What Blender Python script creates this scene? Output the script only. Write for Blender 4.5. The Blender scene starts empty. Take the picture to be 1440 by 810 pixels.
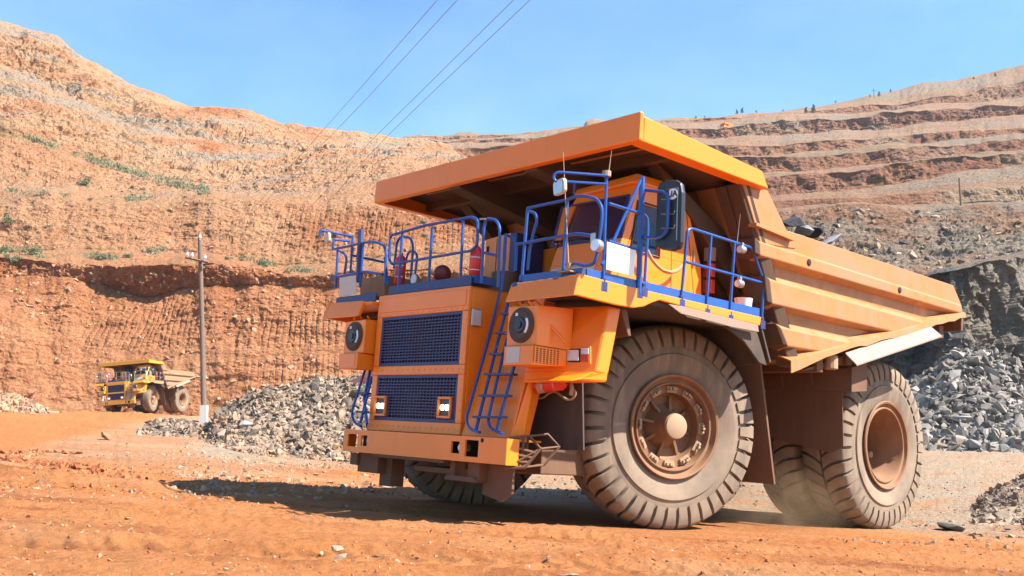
import bpy, bmesh, math, random
import numpy as np
from mathutils import Matrix, Vector
random.seed(7); rng = np.random.default_rng(11)
SC = bpy.context.scene; COL = SC.collection

# ------------------------------------------------------------------ camera
FPX = 1410.02                      # focal length in pixels of a 1440 px wide frame
HORIZON = 623.8                    # image row of the level horizon
CAMZ = 1.10
PITCH = math.atan((HORIZON - 405) / FPX)
cam = bpy.data.cameras.new("camera"); camo = bpy.data.objects.new("camera", cam); COL.objects.link(camo)
camo.location = (0, 0, CAMZ); camo.rotation_euler = (math.pi / 2 + PITCH, 0, 0)
cam.sensor_width = 36; cam.lens = FPX * 36 / 1440; cam.clip_start = 0.05; cam.clip_end = 6000
SC.camera = camo
SC.render.resolution_x, SC.render.resolution_y = 1024, 576

# pose of the haul truck: camera axes (right, down, forward) expressed per truck axis (forward, left, up)
TR = np.array([[-0.742298554, 0.667105908, 0.062948903], [-0.148774512, -0.072483544, -0.986211073], [-0.653344474, -0.741428246, 0.153052785]])
TT = np.array([1.059184262, 3.708424276, 16.291332381])
cp, sp = math.cos(PITCH), math.sin(PITCH)
C2W = np.array([[1, 0, 0], [0, sp, cp], [0, -cp, sp]])          # (right, down, fwd) -> world
CAMP = np.array([0, 0, CAMZ])
RW = C2W @ TR; TW = C2W @ TT + CAMP                               # truck -> world
CT = -TR.T @ TT                                                   # camera in the truck frame
def to_world(p): return RW @ np.asarray(p, float) + TW
def T(u, v, ax, val):                                             # pixel -> truck point on plane axis = val
    d = TR.T @ np.array([(u - 720) / FPX, (v - 405) / FPX, 1.0]); k = (val - CT[ax]) / d[ax]
    return tuple(CT + k * d)
def TP(u, v, p0, n):                                              # pixel -> truck point on a free plane
    d = TR.T @ np.array([(u - 720) / FPX, (v - 405) / FPX, 1.0]); n = np.array(n, float)
    k = n.dot(np.array(p0) - CT) / n.dot(d); return tuple(CT + k * d)
def Wp(u, v, D):                                                  # pixel + ground distance -> world (arrays allowed)
    u, v, D = np.broadcast_arrays(np.asarray(u, float), np.asarray(v, float), np.asarray(D, float))
    d = np.stack([(u - 720) / FPX, (v - 405) / FPX, np.ones_like(u)], -1) @ C2W.T
    return CAMP + d * (D / d[..., 1])[..., None]

# ------------------------------------------------------------------ light
SUN_T = np.array([-0.40, 0.74, 1.0]); SUN_W = RW @ (SUN_T / np.linalg.norm(SUN_T))
SUN_EL = math.asin(SUN_W[2]); SUN_AZ = math.atan2(SUN_W[0], SUN_W[1])
world = bpy.data.worlds.new("World"); SC.world = world; world.use_nodes = True
wn = world.node_tree; wn.nodes.clear()
wo = wn.nodes.new("ShaderNodeOutputWorld"); bg = wn.nodes.new("ShaderNodeBackground"); sky = wn.nodes.new("ShaderNodeTexSky")
sky.sky_type = 'NISHITA'; sky.sun_disc = False; sky.sun_elevation = SUN_EL; sky.sun_rotation = SUN_AZ
sky.altitude = 200; sky.air_density = 1.0; sky.dust_density = 0.5; sky.ozone_density = 1.5
bg.inputs[1].default_value = 0.058
tint = wn.nodes.new('ShaderNodeMix'); tint.data_type = 'RGBA'; tint.blend_type = 'MULTIPLY'; tint.inputs[0].default_value = 1; tint.inputs[7].default_value = (0.86, 1.36, 1.66, 1)
wn.links.new(sky.outputs[0], tint.inputs[6])
wtc = wn.nodes.new('ShaderNodeTexCoord'); wno = wn.nodes.new('ShaderNodeTexNoise'); wno.inputs['Scale'].default_value = 2.6; wno.inputs['Detail'].default_value = 6; wno.inputs['Roughness'].default_value = 0.6
wmp = wn.nodes.new('ShaderNodeMapping'); wmp.inputs['Scale'].default_value = (1, 1, 2.2); wn.links.new(wtc.outputs['Generated'], wmp.inputs[0]); wn.links.new(wmp.outputs[0], wno.inputs['Vector'])
wrp = wn.nodes.new('ShaderNodeValToRGB'); wrp.color_ramp.elements[0].position = 0.42; wrp.color_ramp.elements[1].position = 0.75; wn.links.new(wno.outputs[0], wrp.inputs[0])
veil = wn.nodes.new('ShaderNodeMix'); veil.data_type = 'RGBA'; veil.inputs[6].default_value = (1, 1, 1, 1); veil.inputs[7].default_value = (1.75, 1.28, 1.06, 1); wn.links.new(wrp.outputs[0], veil.inputs[0])   # thin high cloud
mul2 = wn.nodes.new('ShaderNodeMix'); mul2.data_type = 'RGBA'; mul2.blend_type = 'MULTIPLY'; mul2.inputs[0].default_value = 1; wn.links.new(tint.outputs[2], mul2.inputs[6]); wn.links.new(veil.outputs[2], mul2.inputs[7]); wn.links.new(mul2.outputs[2], bg.inputs[0]); wn.links.new(bg.outputs[0], wo.inputs[0])
sd = bpy.data.lights.new("sun", 'SUN'); sd.energy = 5.0; sd.angle = math.radians(0.5); sd.color = (1.0, 0.95, 0.87)
so = bpy.data.objects.new("sun", sd); COL.objects.link(so)
so.rotation_euler = Vector(-SUN_W).to_track_quat('-Z', 'Y').to_euler(); so.location = (30, -20, 60)
SC.view_settings.view_transform = 'Standard'; SC.view_settings.look = 'None'
SC.view_settings.exposure = 1.56; SC.view_settings.gamma = 1.0

# ------------------------------------------------------------------ noise (numpy)
def _hash(a, b, c, s):
    h = (a.astype(np.uint32) * np.uint32(374761393) + b.astype(np.uint32) * np.uint32(668265263) + c.astype(np.uint32) * np.uint32(2147483647 & 0x7feb352d) + np.uint32(s * 974711 + 13))
    h ^= h >> np.uint32(15); h *= np.uint32(0x85ebca6b); h ^= h >> np.uint32(13); h *= np.uint32(0xc2b2ae35); h ^= h >> np.uint32(16)
    return h.astype(np.float64) / 4294967295.0
def vnoise(x, y, z, s=0):
    x, y, z = np.broadcast_arrays(np.asarray(x, float), np.asarray(y, float), np.asarray(z, float))
    i, j, k = np.floor(x).astype(np.int64), np.floor(y).astype(np.int64), np.floor(z).astype(np.int64)
    fx, fy, fz = x - i, y - j, z - k
    fx, fy, fz = fx * fx * (3 - 2 * fx), fy * fy * (3 - 2 * fy), fz * fz * (3 - 2 * fz)
    def g(a, b, c): return _hash((i + a) & 0xffffffff, (j + b) & 0xffffffff, (k + c) & 0xffffffff, s)
    def L(a, b, t): return a + (b - a) * t
    return L(L(L(g(0,0,0), g(1,0,0), fx), L(g(0,1,0), g(1,1,0), fx), fy), L(L(g(0,0,1), g(1,0,1), fx), L(g(0,1,1), g(1,1,1), fx), fy), fz) * 2 - 1
def fbm(x, y, z, o=4, s=0, gain=0.5):
    r = 0; a = 1.0; n = 0
    for q in range(o):
        r = r + a * vnoise(x, y, z, s + q * 17); n += a; a *= gain; x, y, z = x * 2.03, y * 2.03, z * 2.03
    return r / n
def ridged(x, y, z, o=4, s=0):
    r = 0; a = 1.0; n = 0
    for q in range(o):
        r = r + a * (1 - 2 * np.abs(vnoise(x, y, z, s + q * 17))); n += a; a *= 0.55; x, y, z = x * 2.1, y * 2.1, z * 2.1
    return r / n
def sstep(a, b, x):
    t = np.clip((np.asarray(x, float) - a) / (b - a), 0, 1); return t * t * (3 - 2 * t)

# ------------------------------------------------------------------ materials
def nodes(name):
    m = bpy.data.materials.new(name); m.use_nodes = True; nt = m.node_tree; nt.nodes.clear()
    o = nt.nodes.new("ShaderNodeOutputMaterial"); b = nt.nodes.new("ShaderNodeBsdfPrincipled")
    nt.links.new(b.outputs[0], o.inputs[0]); return m, nt, b
def N(nt, t, **k):
    n = nt.nodes.new(t)
    for a, v in k.items(): setattr(n, a, v)
    return n
def noise_tex(nt, scale, detail=4, rough=0.6, coord='Object', vec=None, stretch=None):
    n = N(nt, "ShaderNodeTexNoise"); n.inputs["Scale"].default_value = scale; n.inputs["Detail"].default_value = detail; n.inputs["Roughness"].default_value = rough
    if vec is None:
        tc = N(nt, "ShaderNodeTexCoord"); vec = tc.outputs[coord]
    if stretch:
        mp = N(nt, "ShaderNodeMapping"); mp.inputs["Scale"].default_value = stretch; nt.links.new(vec, mp.inputs[0]); vec = mp.outputs[0]
    nt.links.new(vec, n.inputs["Vector"]); return n
def ramp(nt, src, p0, p1, c0=(0,0,0,1), c1=(1,1,1,1)):
    r = N(nt, "ShaderNodeValToRGB"); e = r.color_ramp.elements
    e[0].position, e[1].position = p0, p1; e[0].color, e[1].color = c0, c1
    nt.links.new(src, r.inputs[0]); return r
def mixc(nt, fac, a, b):
    m = N(nt, "ShaderNodeMix", data_type='RGBA')
    for sock, v in ((m.inputs[0], fac), (m.inputs[6], a), (m.inputs[7], b)):
        if isinstance(v, (int, float)): sock.default_value = v
        elif isinstance(v, tuple): sock.default_value = v if len(v) == 4 else (*v, 1)
        else: nt.links.new(v, sock)
    return m.outputs[2]
def bump(nt, b, h, strength=0.3, dist=0.02, prev=None):
    n = N(nt, "ShaderNodeBump"); n.inputs["Strength"].default_value = strength; n.inputs["Distance"].default_value = dist
    nt.links.new(h, n.inputs["Height"])
    if prev: nt.links.new(prev, n.inputs["Normal"])
    nt.links.new(n.outputs[0], b.inputs["Normal"]); return n.outputs[0]
def paint(name, col, dust=(0.42, 0.25, 0.13), amount=0.35, rough=0.42, streak=True, chip=None, dent=0.12):
    m, nt, b = nodes(name)
    n1 = noise_tex(nt, 1.3, 6, 0.65); r1 = ramp(nt, n1.outputs[0], 0.42, 0.72)
    n2 = noise_tex(nt, 2.2, 5, 0.6, stretch=(3, 3, 0.35)); r2 = ramp(nt, n2.outputs[0], 0.45, 0.75)
    n3 = noise_tex(nt, 0.6, 3, 0.5)
    c = mixc(nt, n3.outputs[0], tuple(x * 0.9 for x in col), tuple(min(1, x * 1.08) for x in col))
    ad = N(nt, "ShaderNodeMath", operation='MAXIMUM'); nt.links.new(r1.outputs[0], ad.inputs[0])
    nt.links.new((r2 if streak else r1).outputs[0], ad.inputs[1])
    mu = N(nt, "ShaderNodeMath", operation='MULTIPLY'); mu.inputs[1].default_value = amount; nt.links.new(ad.outputs[0], mu.inputs[0])
    c = mixc(nt, mu.outputs[0], c, dust)
    n4 = noise_tex(nt, 14, 8, 0.7); r4 = ramp(nt, n4.outputs[0], 0.69, 0.73)
    if chip: c = mixc(nt, r4.outputs[0], c, chip)
    nt.links.new(c, b.inputs["Base Color"])
    rr = N(nt, "ShaderNodeMapRange"); rr.inputs[3].default_value = rough - 0.04; rr.inputs[4].default_value = min(1, rough + 0.4)
    nt.links.new(mu.outputs[0], rr.inputs[0]); nt.links.new(rr.outputs[0], b.inputs["Roughness"])
    n5 = noise_tex(nt, 1.6, 2, 0.5); bump(nt, b, n5.outputs[0], dent, 0.05)
    return m
def plain(name, col, rough=0.6, metal=0.0, var=0.25, scale=6, bmp=0.15, emit=None):
    m, nt, b = nodes(name)
    n = noise_tex(nt, scale, 5, 0.65)
    c = mixc(nt, n.outputs[0], tuple(x * (1 - var) for x in col), tuple(min(1, x * (1 + var)) for x in col))
    nt.links.new(c, b.inputs["Base Color"]); b.inputs["Roughness"].default_value = rough; b.inputs["Metallic"].default_value = metal
    if emit: b.inputs["Emission Color"].default_value = (*emit[0], 1); b.inputs["Emission Strength"].default_value = emit[1]
    if bmp: bump(nt, b, n.outputs[0], bmp, 0.02)
    return m
K = 0.66                                                          # overall albedo of soil and rock
def kk(c): return tuple(x * K for x in c[:3])
M = {}
M['orange'] = paint('orange_paint', (0.86, 0.212, 0.004), (0.42, 0.17, 0.04), 0.20, 0.38, chip=(0.12, 0.05, 0.03))
M['body'] = paint('worn_body_paint', (0.42, 0.15, 0.028), (0.26, 0.165, 0.10), 0.95, 0.5, chip=(0.14, 0.07, 0.04), dent=0.45)
M['under'] = paint('shaded_underside', (0.085, 0.04, 0.018), (0.07, 0.04, 0.024), 0.8, 0.8)  # shade under the canopy and at rib ends put into a darker colour
M['blue'] = paint('blue_paint', (0.005, 0.062, 0.29), (0.14, 0.15, 0.20), 0.16, 0.35, chip=(0.30, 0.27, 0.25))
M['navy'] = paint('navy_paint', (0.010, 0.018, 0.125), (0.15, 0.12, 0.14), 0.25, 0.5)
M['yellow'] = paint('yellow_paint', (0.58, 0.27, 0.012), (0.42, 0.24, 0.09), 0.35, 0.5)
M['ybody'] = paint('dusty_yellow_body', (0.26, 0.15, 0.075), (0.25, 0.17, 0.11), 0.75, 0.6)
M['frame'] = paint('dusty_frame', (0.13, 0.058, 0.03), (0.18, 0.10, 0.055), 0.8, 0.8)
M['tyre'] = paint('dusty_rubber', (0.165, 0.120, 0.085), (0.31, 0.222, 0.15), 0.9, 0.88)
M['flap'] = paint('rubber_flap', (0.045, 0.03, 0.024), (0.13, 0.075, 0.045), 0.65, 0.7)
M['rim'] = paint('dusty_rim', (0.20, 0.085, 0.036), (0.30, 0.17, 0.09), 0.7, 0.7)
M['hub'] = paint('dusty_hub', (0.34, 0.22, 0.13), (0.38, 0.25, 0.15), 0.7, 0.75)
M['black'] = plain('black_plastic', (0.014, 0.015, 0.02), 0.4)
M['dark'] = plain('dark_void', (0.012, 0.010, 0.009), 0.8)
M['white'] = plain('white_panel', (0.80, 0.79, 0.76), 0.45, var=0.04)
M['grey'] = plain('grey_plate', (0.52, 0.44, 0.38), 0.6, var=0.08)
M['red'] = plain('red_paint', (0.62, 0.02, 0.02), 0.35, var=0.15)
M['steel'] = plain('dull_steel', (0.42, 0.40, 0.37), 0.35, 0.8, 0.2)
M['glassy'] = plain('lamp_glass', (0.75, 0.78, 0.8), 0.08, 0.3, 0.1)
M['lamp'] = plain('lit_lamp', (0.9, 0.9, 0.85), 0.2, 0, 0.02, emit=((1, 0.95, 0.85), 2.5))
M['amber'] = plain('red_lens', (0.55, 0.06, 0.02), 0.2)
M['mirror'] = plain('mirror_face', (0.42, 0.40, 0.38), 0.22, 0.9, 0.03, bmp=0)
M['ballred'] = plain('faded_red', (0.20, 0.022, 0.025), 0.45)
m, nt, b = nodes('cab_glass'); M['glass'] = m
b.inputs["Base Color"].default_value = (0.03, 0.045, 0.09, 1); b.inputs["Roughness"].default_value = 0.02; b.inputs["IOR"].default_value = 1.5
b.inputs["Transmission Weight"].default_value = 0.0; b.inputs["Alpha"].default_value = 0.38
M['wood'] = plain('weathered_wood', (0.15, 0.10, 0.075), 0.85, var=0.35, scale=9)
M['concrete'] = plain('concrete', (0.50, 0.46, 0.42), 0.9, var=0.15)
M['wire'] = plain('wire', (0.22, 0.20, 0.18), 0.6)
M['porcelain'] = plain('porcelain', (0.6, 0.62, 0.62), 0.3)

# ------------------------------------------------------------------ mesh builder
class MB:
    def __init__(s): s.v = []; s.f = []; s.mi = []
    def add(s, vs, fs, mi=0):
        o = len(s.v); s.v.extend(tuple(map(float, p)) for p in vs); s.f.extend(tuple(i + o for i in q) for q in fs); s.mi.extend([mi] * len(fs)); return s
    def hexa(s, a, b, mi=0):                                       # two quads, 4 points each
        return s.add(list(a) + list(b), [(3,2,1,0), (4,5,6,7), (0,1,5,4), (1,2,6,5), (2,3,7,6), (3,0,4,7)], mi)
    def box(s, x0, x1, y0, y1, z0, z1, mi=0):
        return s.hexa([(x0,y0,z0),(x1,y0,z0),(x1,y1,z0),(x0,y1,z0)], [(x0,y0,z1),(x1,y0,z1),(x1,y1,z1),(x0,y1,z1)], mi)
    def prism(s, poly, d, mi=0):                                    # polygon (3-D points) extruded along d
        n = len(poly); q = [tuple(np.array(p) + np.array(d)) for p in poly]
        return s.add(list(poly) + q, [tuple(range(n))[::-1], tuple(range(n, 2 * n))] + [(i, (i + 1) % n, n + (i + 1) % n, n + i) for i in range(n)], mi)
    def poly(s, pts, mi=0): return s.add(pts, [tuple(range(len(pts)))], mi)
    def tube(s, pts, r, n=8, mi=0, closed=False, r1=None):
        P = [np.array(p, float) for p in pts]; k = len(P); vs = []; up = np.array([0.13, 0.21, 0.97]); prev = None
        for i in range(k):
            if closed: t = P[(i + 1) % k] - P[i - 1]
            else: t = P[min(i + 1, k - 1)] - P[max(i - 1, 0)]
            t = t / (np.linalg.norm(t) + 1e-9)
            if prev is None:
                a = np.cross(t, up); a = a if np.linalg.norm(a) > 1e-3 else np.cross(t, [1, 0, 0])
            else: a = prev - t * prev.dot(t)
            a /= np.linalg.norm(a) + 1e-9; prev = a; bb = np.cross(t, a); rr = r if r1 is None else r + (r1 - r) * i / (k - 1)
            for j in range(n):
                w = 2 * math.pi * j / n; vs.append(P[i] + rr * (math.cos(w) * a + math.sin(w) * bb))
        fs = []
        for i in range(k if closed else k - 1):
            for j in range(n):
                A = i * n; B = ((i + 1) % k) * n; fs.append((A + j, A + (j + 1) % n, B + (j + 1) % n, B + j))
        if not closed: fs += [tuple(range(n))[::-1], tuple(range((k - 1) * n, k * n))]
        return s.add(vs, fs, mi)
    def lathe(s, prof, n=48, mi=0, mat=None, closed=True):           # prof = (axial y, radius); axis along +Y
        vs = []; k = len(prof)
        for i in range(n):
            w = 2 * math.pi * i / n
            for (y, r) in prof: vs.append((r * math.sin(w), y, r * math.cos(w)))
        fs = [(i * k + j, ((i + 1) % n) * k + j, ((i + 1) % n) * k + j + 1, i * k + j + 1) for i in range(n) for j in range(k - 1)]
        if mat is not None: vs = [tuple(np.array(mat)[:3, :3] @ np.array(p) + np.array(mat)[:3, 3]) for p in vs]
        return s.add(vs, fs, mi)
    def cyl(s, p0, p1, r, n=20, mi=0, r1=None): return s.tube([p0, p1], r, n, mi, r1=r1)
    def build(s, name, mats, parent=None, bevel=0.0, smooth=False, seg=2):
        me = bpy.data.meshes.new(name); me.from_pydata(s.v, [], s.f); 
        for mm in (mats if isinstance(mats, (list, tuple)) else [mats]): me.materials.append(M[mm] if isinstance(mm, str) else mm)
        me.polygons.foreach_set("material_index", s.mi)
        bm = bmesh.new(); bm.from_mesh(me); bmesh.ops.recalc_face_normals(bm, faces=bm.faces); bm.to_mesh(me); bm.free()
        if smooth:
            me.polygons.foreach_set("use_smooth", [True] * len(me.polygons)); me.set_sharp_from_angle(angle=math.radians(38))
        o = bpy.data.objects.new(name, me); COL.objects.link(o)
        if parent: o.parent = parent
        if bevel:
            bv = o.modifiers.new("bevel", 'BEVEL'); bv.width = bevel; bv.segments = seg; bv.limit_method = 'ANGLE'; bv.angle_limit = math.radians(40)
        return o
def tag(o, label=None, cat=None, group=None, kind=None):
    for k, v in (('label', label), ('category', cat), ('group', group), ('kind', kind)):
        if v: o[k] = v
    return o
def empty(name, loc=(0, 0, 0)):
    o = bpy.data.objects.new(name, None); COL.objects.link(o); o.location = loc; o.empty_display_size = 0.3; return o
def smooth_path(pts, n=6):                                          # Catmull-Rom through points
    P = [np.array(p, float) for p in pts]; P = [2 * P[0] - P[1]] + P + [2 * P[-1] - P[-2]]; out = []
    for i in range(1, len(P) - 2):
        for q in range(n):
            t = q / n; a, b, c, d = P[i-1], P[i], P[i+1], P[i+2]
            out.append(0.5 * (2*b + (c-a)*t + (2*a-5*b+4*c-d)*t*t + (3*b-a-3*c+d)*t**3))
    out.append(P[-2]); return out
def round_path(pts, r=0.08, n=4):                                    # polyline with rounded corners
    P = [np.array(p, float) for p in pts]; out = [P[0]]
    for i in range(1, len(P) - 1):
        a, b, c = P[i-1], P[i], P[i+1]; la, lc = np.linalg.norm(a-b), np.linalg.norm(c-b)
        rr = min(r, la * 0.45, lc * 0.45); s, e = b + (a-b)/la*rr, b + (c-b)/lc*rr
        for q in range(n + 1):
            t = q / n; out.append((1-t)**2*s + 2*t*(1-t)*b + t*t*e)
    out.append(P[-1]); return out
def grid_mesh(name, V, mat, attrs=None, smooth=True):               # V: (rows, cols, 3) array
    r, c = V.shape[:2]; me = bpy.data.meshes.new(name)
    idx = np.arange(r * c).reshape(r, c); q = np.stack([idx[:-1, :-1], idx[:-1, 1:], idx[1:, 1:], idx[1:, :-1]], -1).reshape(-1, 4)
    me.vertices.add(r * c); me.vertices.foreach_set("co", V.reshape(-1).astype(np.float32))
    me.loops.add(q.size); me.loops.foreach_set("vertex_index", q.reshape(-1).astype(np.int32))
    me.polygons.add(len(q)); me.polygons.foreach_set("loop_start", np.arange(0, q.size, 4, dtype=np.int32))
    me.update(calc_edges=True); me.polygons.foreach_set("use_smooth", np.full(len(q), smooth))
    for k, a in (attrs or {}).items():
        at = me.attributes.new(k, 'FLOAT', 'POINT'); at.data.foreach_set("value", np.asarray(a, np.float32).reshape(-1))
    me.materials.append(mat); o = bpy.data.objects.new(name, me); COL.objects.link(o); return o
def soup(name, verts, faces3, mat, attr=None):                      # big triangle mesh from arrays
    me = bpy.data.meshes.new(name); me.vertices.add(len(verts)); me.vertices.foreach_set("co", np.asarray(verts, np.float32).reshape(-1))
    f = np.asarray(faces3, np.int32); me.loops.add(f.size); me.loops.foreach_set("vertex_index", f.reshape(-1))
    me.polygons.add(len(f)); me.polygons.foreach_set("loop_start", np.arange(0, f.size, 3, dtype=np.int32)); me.update(calc_edges=True)
    me.polygons.foreach_set("use_smooth", np.zeros(len(f), bool))
    if attr is not None:
        at = me.attributes.new("tone", 'FLOAT', 'POINT'); at.data.foreach_set("value", np.asarray(attr, np.float32))
    me.materials.append(mat); o = bpy.data.objects.new(name, me); COL.objects.link(o); return o
# ================================================================== TERRAIN
nT = RW[:, 2]
def plane_z(x, y): return TW[2] - (nT[0] * (x - TW[0]) + nT[1] * (y - TW[1])) / nT[2]
def tab(u, pts): return np.interp(u, [p[0] for p in pts], [p[1] for p in pts])
def ground_base(x, y):
    x, y = np.broadcast_arrays(np.asarray(x, float), np.asarray(y, float))
    D = np.maximum(y, 1.0); u = np.clip(720 + FPX * x / D, -400, 1800)
    A = tab(u, [(-300, .5), (0, .6), (200, .8), (285, .8), (450, .35), (720, .5), (1000, 1.15), (1380, 2.5), (1750, 3.3)])
    B = tab(u, [(-300, 0.9), (0, 1.2), (110, 1.5), (200, 1.95), (450, 1.6), (1000, 2.4), (1380, 4.2), (1750, 5.4)])
    g1 = np.interp(D, [20, 30, 40, 60], [0, .2, .5, 1]); g2 = np.interp(D, [60, 113, 220], [0, 1, 1.7])
    w = sstep(45, 20, np.hypot(x, y)) * 0 + 1
    return plane_z(np.clip(x, -45, 45), np.clip(y, -20, 60)) * w + A * g1 + (B - A) * g2
def wheel_mask(x, y):                                               # 0 close to the tyres, so the truck stands on firm ground
    p = (np.stack([x - TW[0], y - TW[1]], -1)) @ RW[:2, :2]; px, py = p[..., 0], p[..., 1]
    d = np.minimum(np.maximum(np.abs(px + 2.7) - 3.4, 0) ** 2 + np.maximum(np.abs(py) - 2.6, 0) ** 2, 9)
    return sstep(0.0, 1.6, d)
def ground_z(x, y, fine=True):
    z = ground_base(x, y); x, y = np.broadcast_arrays(np.asarray(x, float), np.asarray(y, float))
    if not fine: return z
    n = 0.10 * fbm(x / 4.0, y / 4.0, 0, 3, 1) + 0.045 * fbm(x / 0.9, y / 0.6, 3, 3, 5) + 0.022 * np.maximum(ridged(x / 0.45, y / 0.22, 7, 3, 9), -.2) + 0.05 * fbm(x / 3.2, y / .38, 4, 4, 31) * sstep(30, 18, y) + 0.012 * vnoise(x / .09, y / .09, 1, 3)
    far = sstep(30, 110, y)
    n = n * (1 + 2.5 * far)
    # wheel ruts sweeping round towards the haul road
    for (cx, cy, r0) in ((-6.0, 46.0, 27.0), (-6.0, 46.0, 29.6)):
        d = np.hypot(x - cx, y - cy) - r0; k = np.exp(-(d / 0.55) ** 2) * sstep(-2, -9, x) * sstep(60, 40, y)
        n = n - 0.13 * k * (1 + .6 * vnoise(x / .5, y / .5, 2, 8)) + 0.09 * np.exp(-((np.abs(d) - 1.0) / 0.4) ** 2) * sstep(-2, -9, x) * sstep(60, 40, y)
    # tyre lanes with lug prints crossing the foreground
    for (c0, sl, w_, ph_) in ((9.6, .05, .42, 0), (11.9, .03, .42, 1), (14.6, -.04, .42, 2), (17.2, -.06, .42, 3)):
        d = y - (c0 + sl * x + .5 * np.sin(x / 6 + ph_)); k = sstep(w_ + .12, w_ - .05, np.abs(d)) * (.45 + .9 * sstep(-.3, .3, fbm(x / 3, y / 3, ph_, 2, 33)))
        n = n - .04 * k + .028 * k * sstep(.15, .45, np.abs(((x + .6 * np.abs(d)) / .34 + .3 * vnoise(x / 2, d, 1, 5)) % 1 - .5)) + .035 * np.exp(-((np.abs(d) - w_ - .16) / .12) ** 2)
    return z + n * (0.12 + 0.88 * wheel_mask(x, y))

# ---- ground material
def ground_mat():
    m, nt, b = nodes('ground_dirt')
    at = N(nt, "ShaderNodeAttribute"); at.attribute_name = "gravel"; rd = N(nt, "ShaderNodeAttribute"); rd.attribute_name = "road"
    a = noise_tex(nt, 0.35, 6, 0.65); ra = ramp(nt, a.outputs[0], 0.36, 0.66)
    s = noise_tex(nt, 0.55, 6, 0.7, stretch=(0.45, 1.9, 1)); rs = ramp(nt, s.outputs[0], 0.48, 0.68)
    f = noise_tex(nt, 7, 8, 0.75); rf = ramp(nt, f.outputs[0], 0.35, 0.7)
    c = mixc(nt, ra.outputs[0], kk((0.57, 0.182, 0.046)), kk((0.64, 0.255, 0.092)))
    c = mixc(nt, rs.outputs[0], c, kk((0.33, 0.085, 0.024)))
    fm = N(nt, "ShaderNodeMath", operation='MULTIPLY'); fm.inputs[1].default_value = 0.5; nt.links.new(rf.outputs[0], fm.inputs[0])
    c = mixc(nt, fm.outputs[0], c, kk((0.62, 0.31, 0.13)))
    dp = noise_tex(nt, 0.22, 5, 0.6, stretch=(0.6, 1.3, 1)); rdp = ramp(nt, dp.outputs[0], 0.50, 0.66); dm = N(nt, 'ShaderNodeMath', operation='MULTIPLY'); dm.inputs[1].default_value = 0.55; nt.links.new(rdp.outputs[0], dm.inputs[0]); c = mixc(nt, dm.outputs[0], c, kk((0.66, 0.36, 0.18)))
    g = noise_tex(nt, 9, 6, 0.8); rg = ramp(nt, g.outputs[0], 0.38, 0.62)
    gc = mixc(nt, rg.outputs[0], kk((0.30, 0.22, 0.15)), kk((0.58, 0.45, 0.31)))
    gm = N(nt, "ShaderNodeMath", operation='MULTIPLY'); nt.links.new(at.outputs["Fac"], gm.inputs[0])
    gn = noise_tex(nt, 0.8, 5, 0.7); rgn = ramp(nt, gn.outputs[0], 0.25, 0.55); nt.links.new(rgn.outputs[0], gm.inputs[1])
    c = mixc(nt, gm.outputs[0], c, gc)
    c = mixc(nt, rd.outputs["Fac"], c, kk((0.58, 0.20, 0.058)))
    v = N(nt, "ShaderNodeTexVoronoi"); v.inputs["Scale"].default_value = 11; tc = N(nt, "ShaderNodeTexCoord"); nt.links.new(tc.outputs["Object"], v.inputs["Vector"])
    nt.links.new(c, b.inputs["Base Color"]); b.inputs["Roughness"].default_value = 0.95; b.inputs["Specular IOR Level"].default_value = 0.15
    p = bump(nt, b, v.outputs[0], 0.8, 0.05); f2 = noise_tex(nt, 16, 6, 0.8); p = bump(nt, b, f2.outputs[0], 0.9, 0.04, p); f3 = noise_tex(nt, 4.5, 8, 0.75); bump(nt, b, f3.outputs[0], 0.8, 0.08, p)
    return m
M['ground'] = ground_mat()
uu = np.concatenate([np.linspace(-1500, -330, 60), np.arange(-320, 1760, 2.4), np.linspace(1780, 2900, 60)])
dd = np.concatenate([np.linspace(1.2, 4.8, 30), 1 / np.arange(1 / 4.9, 1 / 190.0, -1 / 1547.0)])
DD, UU = np.meshgrid(dd, uu, indexing='ij'); GX = (UU - 720) / FPX * DD; GY = DD
GZ = ground_z(GX, GY)
gu = 720 + FPX * GX / GY
grav = sstep(1000, 1250, gu + 60 * fbm(GX / 3, GY / 3, 0, 3, 70)) * sstep(17.5, 21, GY + 2.0 * fbm(GX / 2, GY / 2, 0, 3, 71)) + 0.8 * sstep(17, 22, GY) * sstep(560, 720, gu)
grav += sstep(250, 330, gu) * sstep(620, 480, gu) * sstep(26, 33, GY + 2 * fbm(GX / 2, GY / 2, 5, 3, 72)) * .9
gv = HORIZON + FPX * (CAMZ - ground_z(GX, GY, False)) / GY; wob = 5 * fbm(GX / 3, GY / 5, 2, 3, 77)          # the haul road sweeping in from the left
road = sstep(6, -4, gv + wob - tab(gu, [(-300, 720), (0, 642), (60, 625), (140, 606), (240, 586), (300, 577), (360, 560)])) * sstep(420, 330, gu) * (.75 + .3 * fbm(GX / 6, GY / 2, 4, 3, 78))
pink = sstep(480, 330, gu) * sstep(20, 27, GY + 3 * fbm(GX / 4, GY / 4, 8, 3, 79)) * (1 - road); grav = grav + .45 * pink
g = grid_mesh("ground", np.stack([GX, GY, GZ], -1), M['ground'], dict(gravel=np.clip(grav, 0, 1), road=road)); tag(g, kind='structure')
bx, by = np.meshgrid(np.linspace(-90, 90, 60), np.linspace(-90, 1.4, 30)); bz = ground_base(bx, by) - 0.05
g = grid_mesh("ground", np.stack([bx, by, bz], -1), M['ground'], dict(gravel=bx * 0, road=bx * 0)); tag(g, kind='structure')

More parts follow.
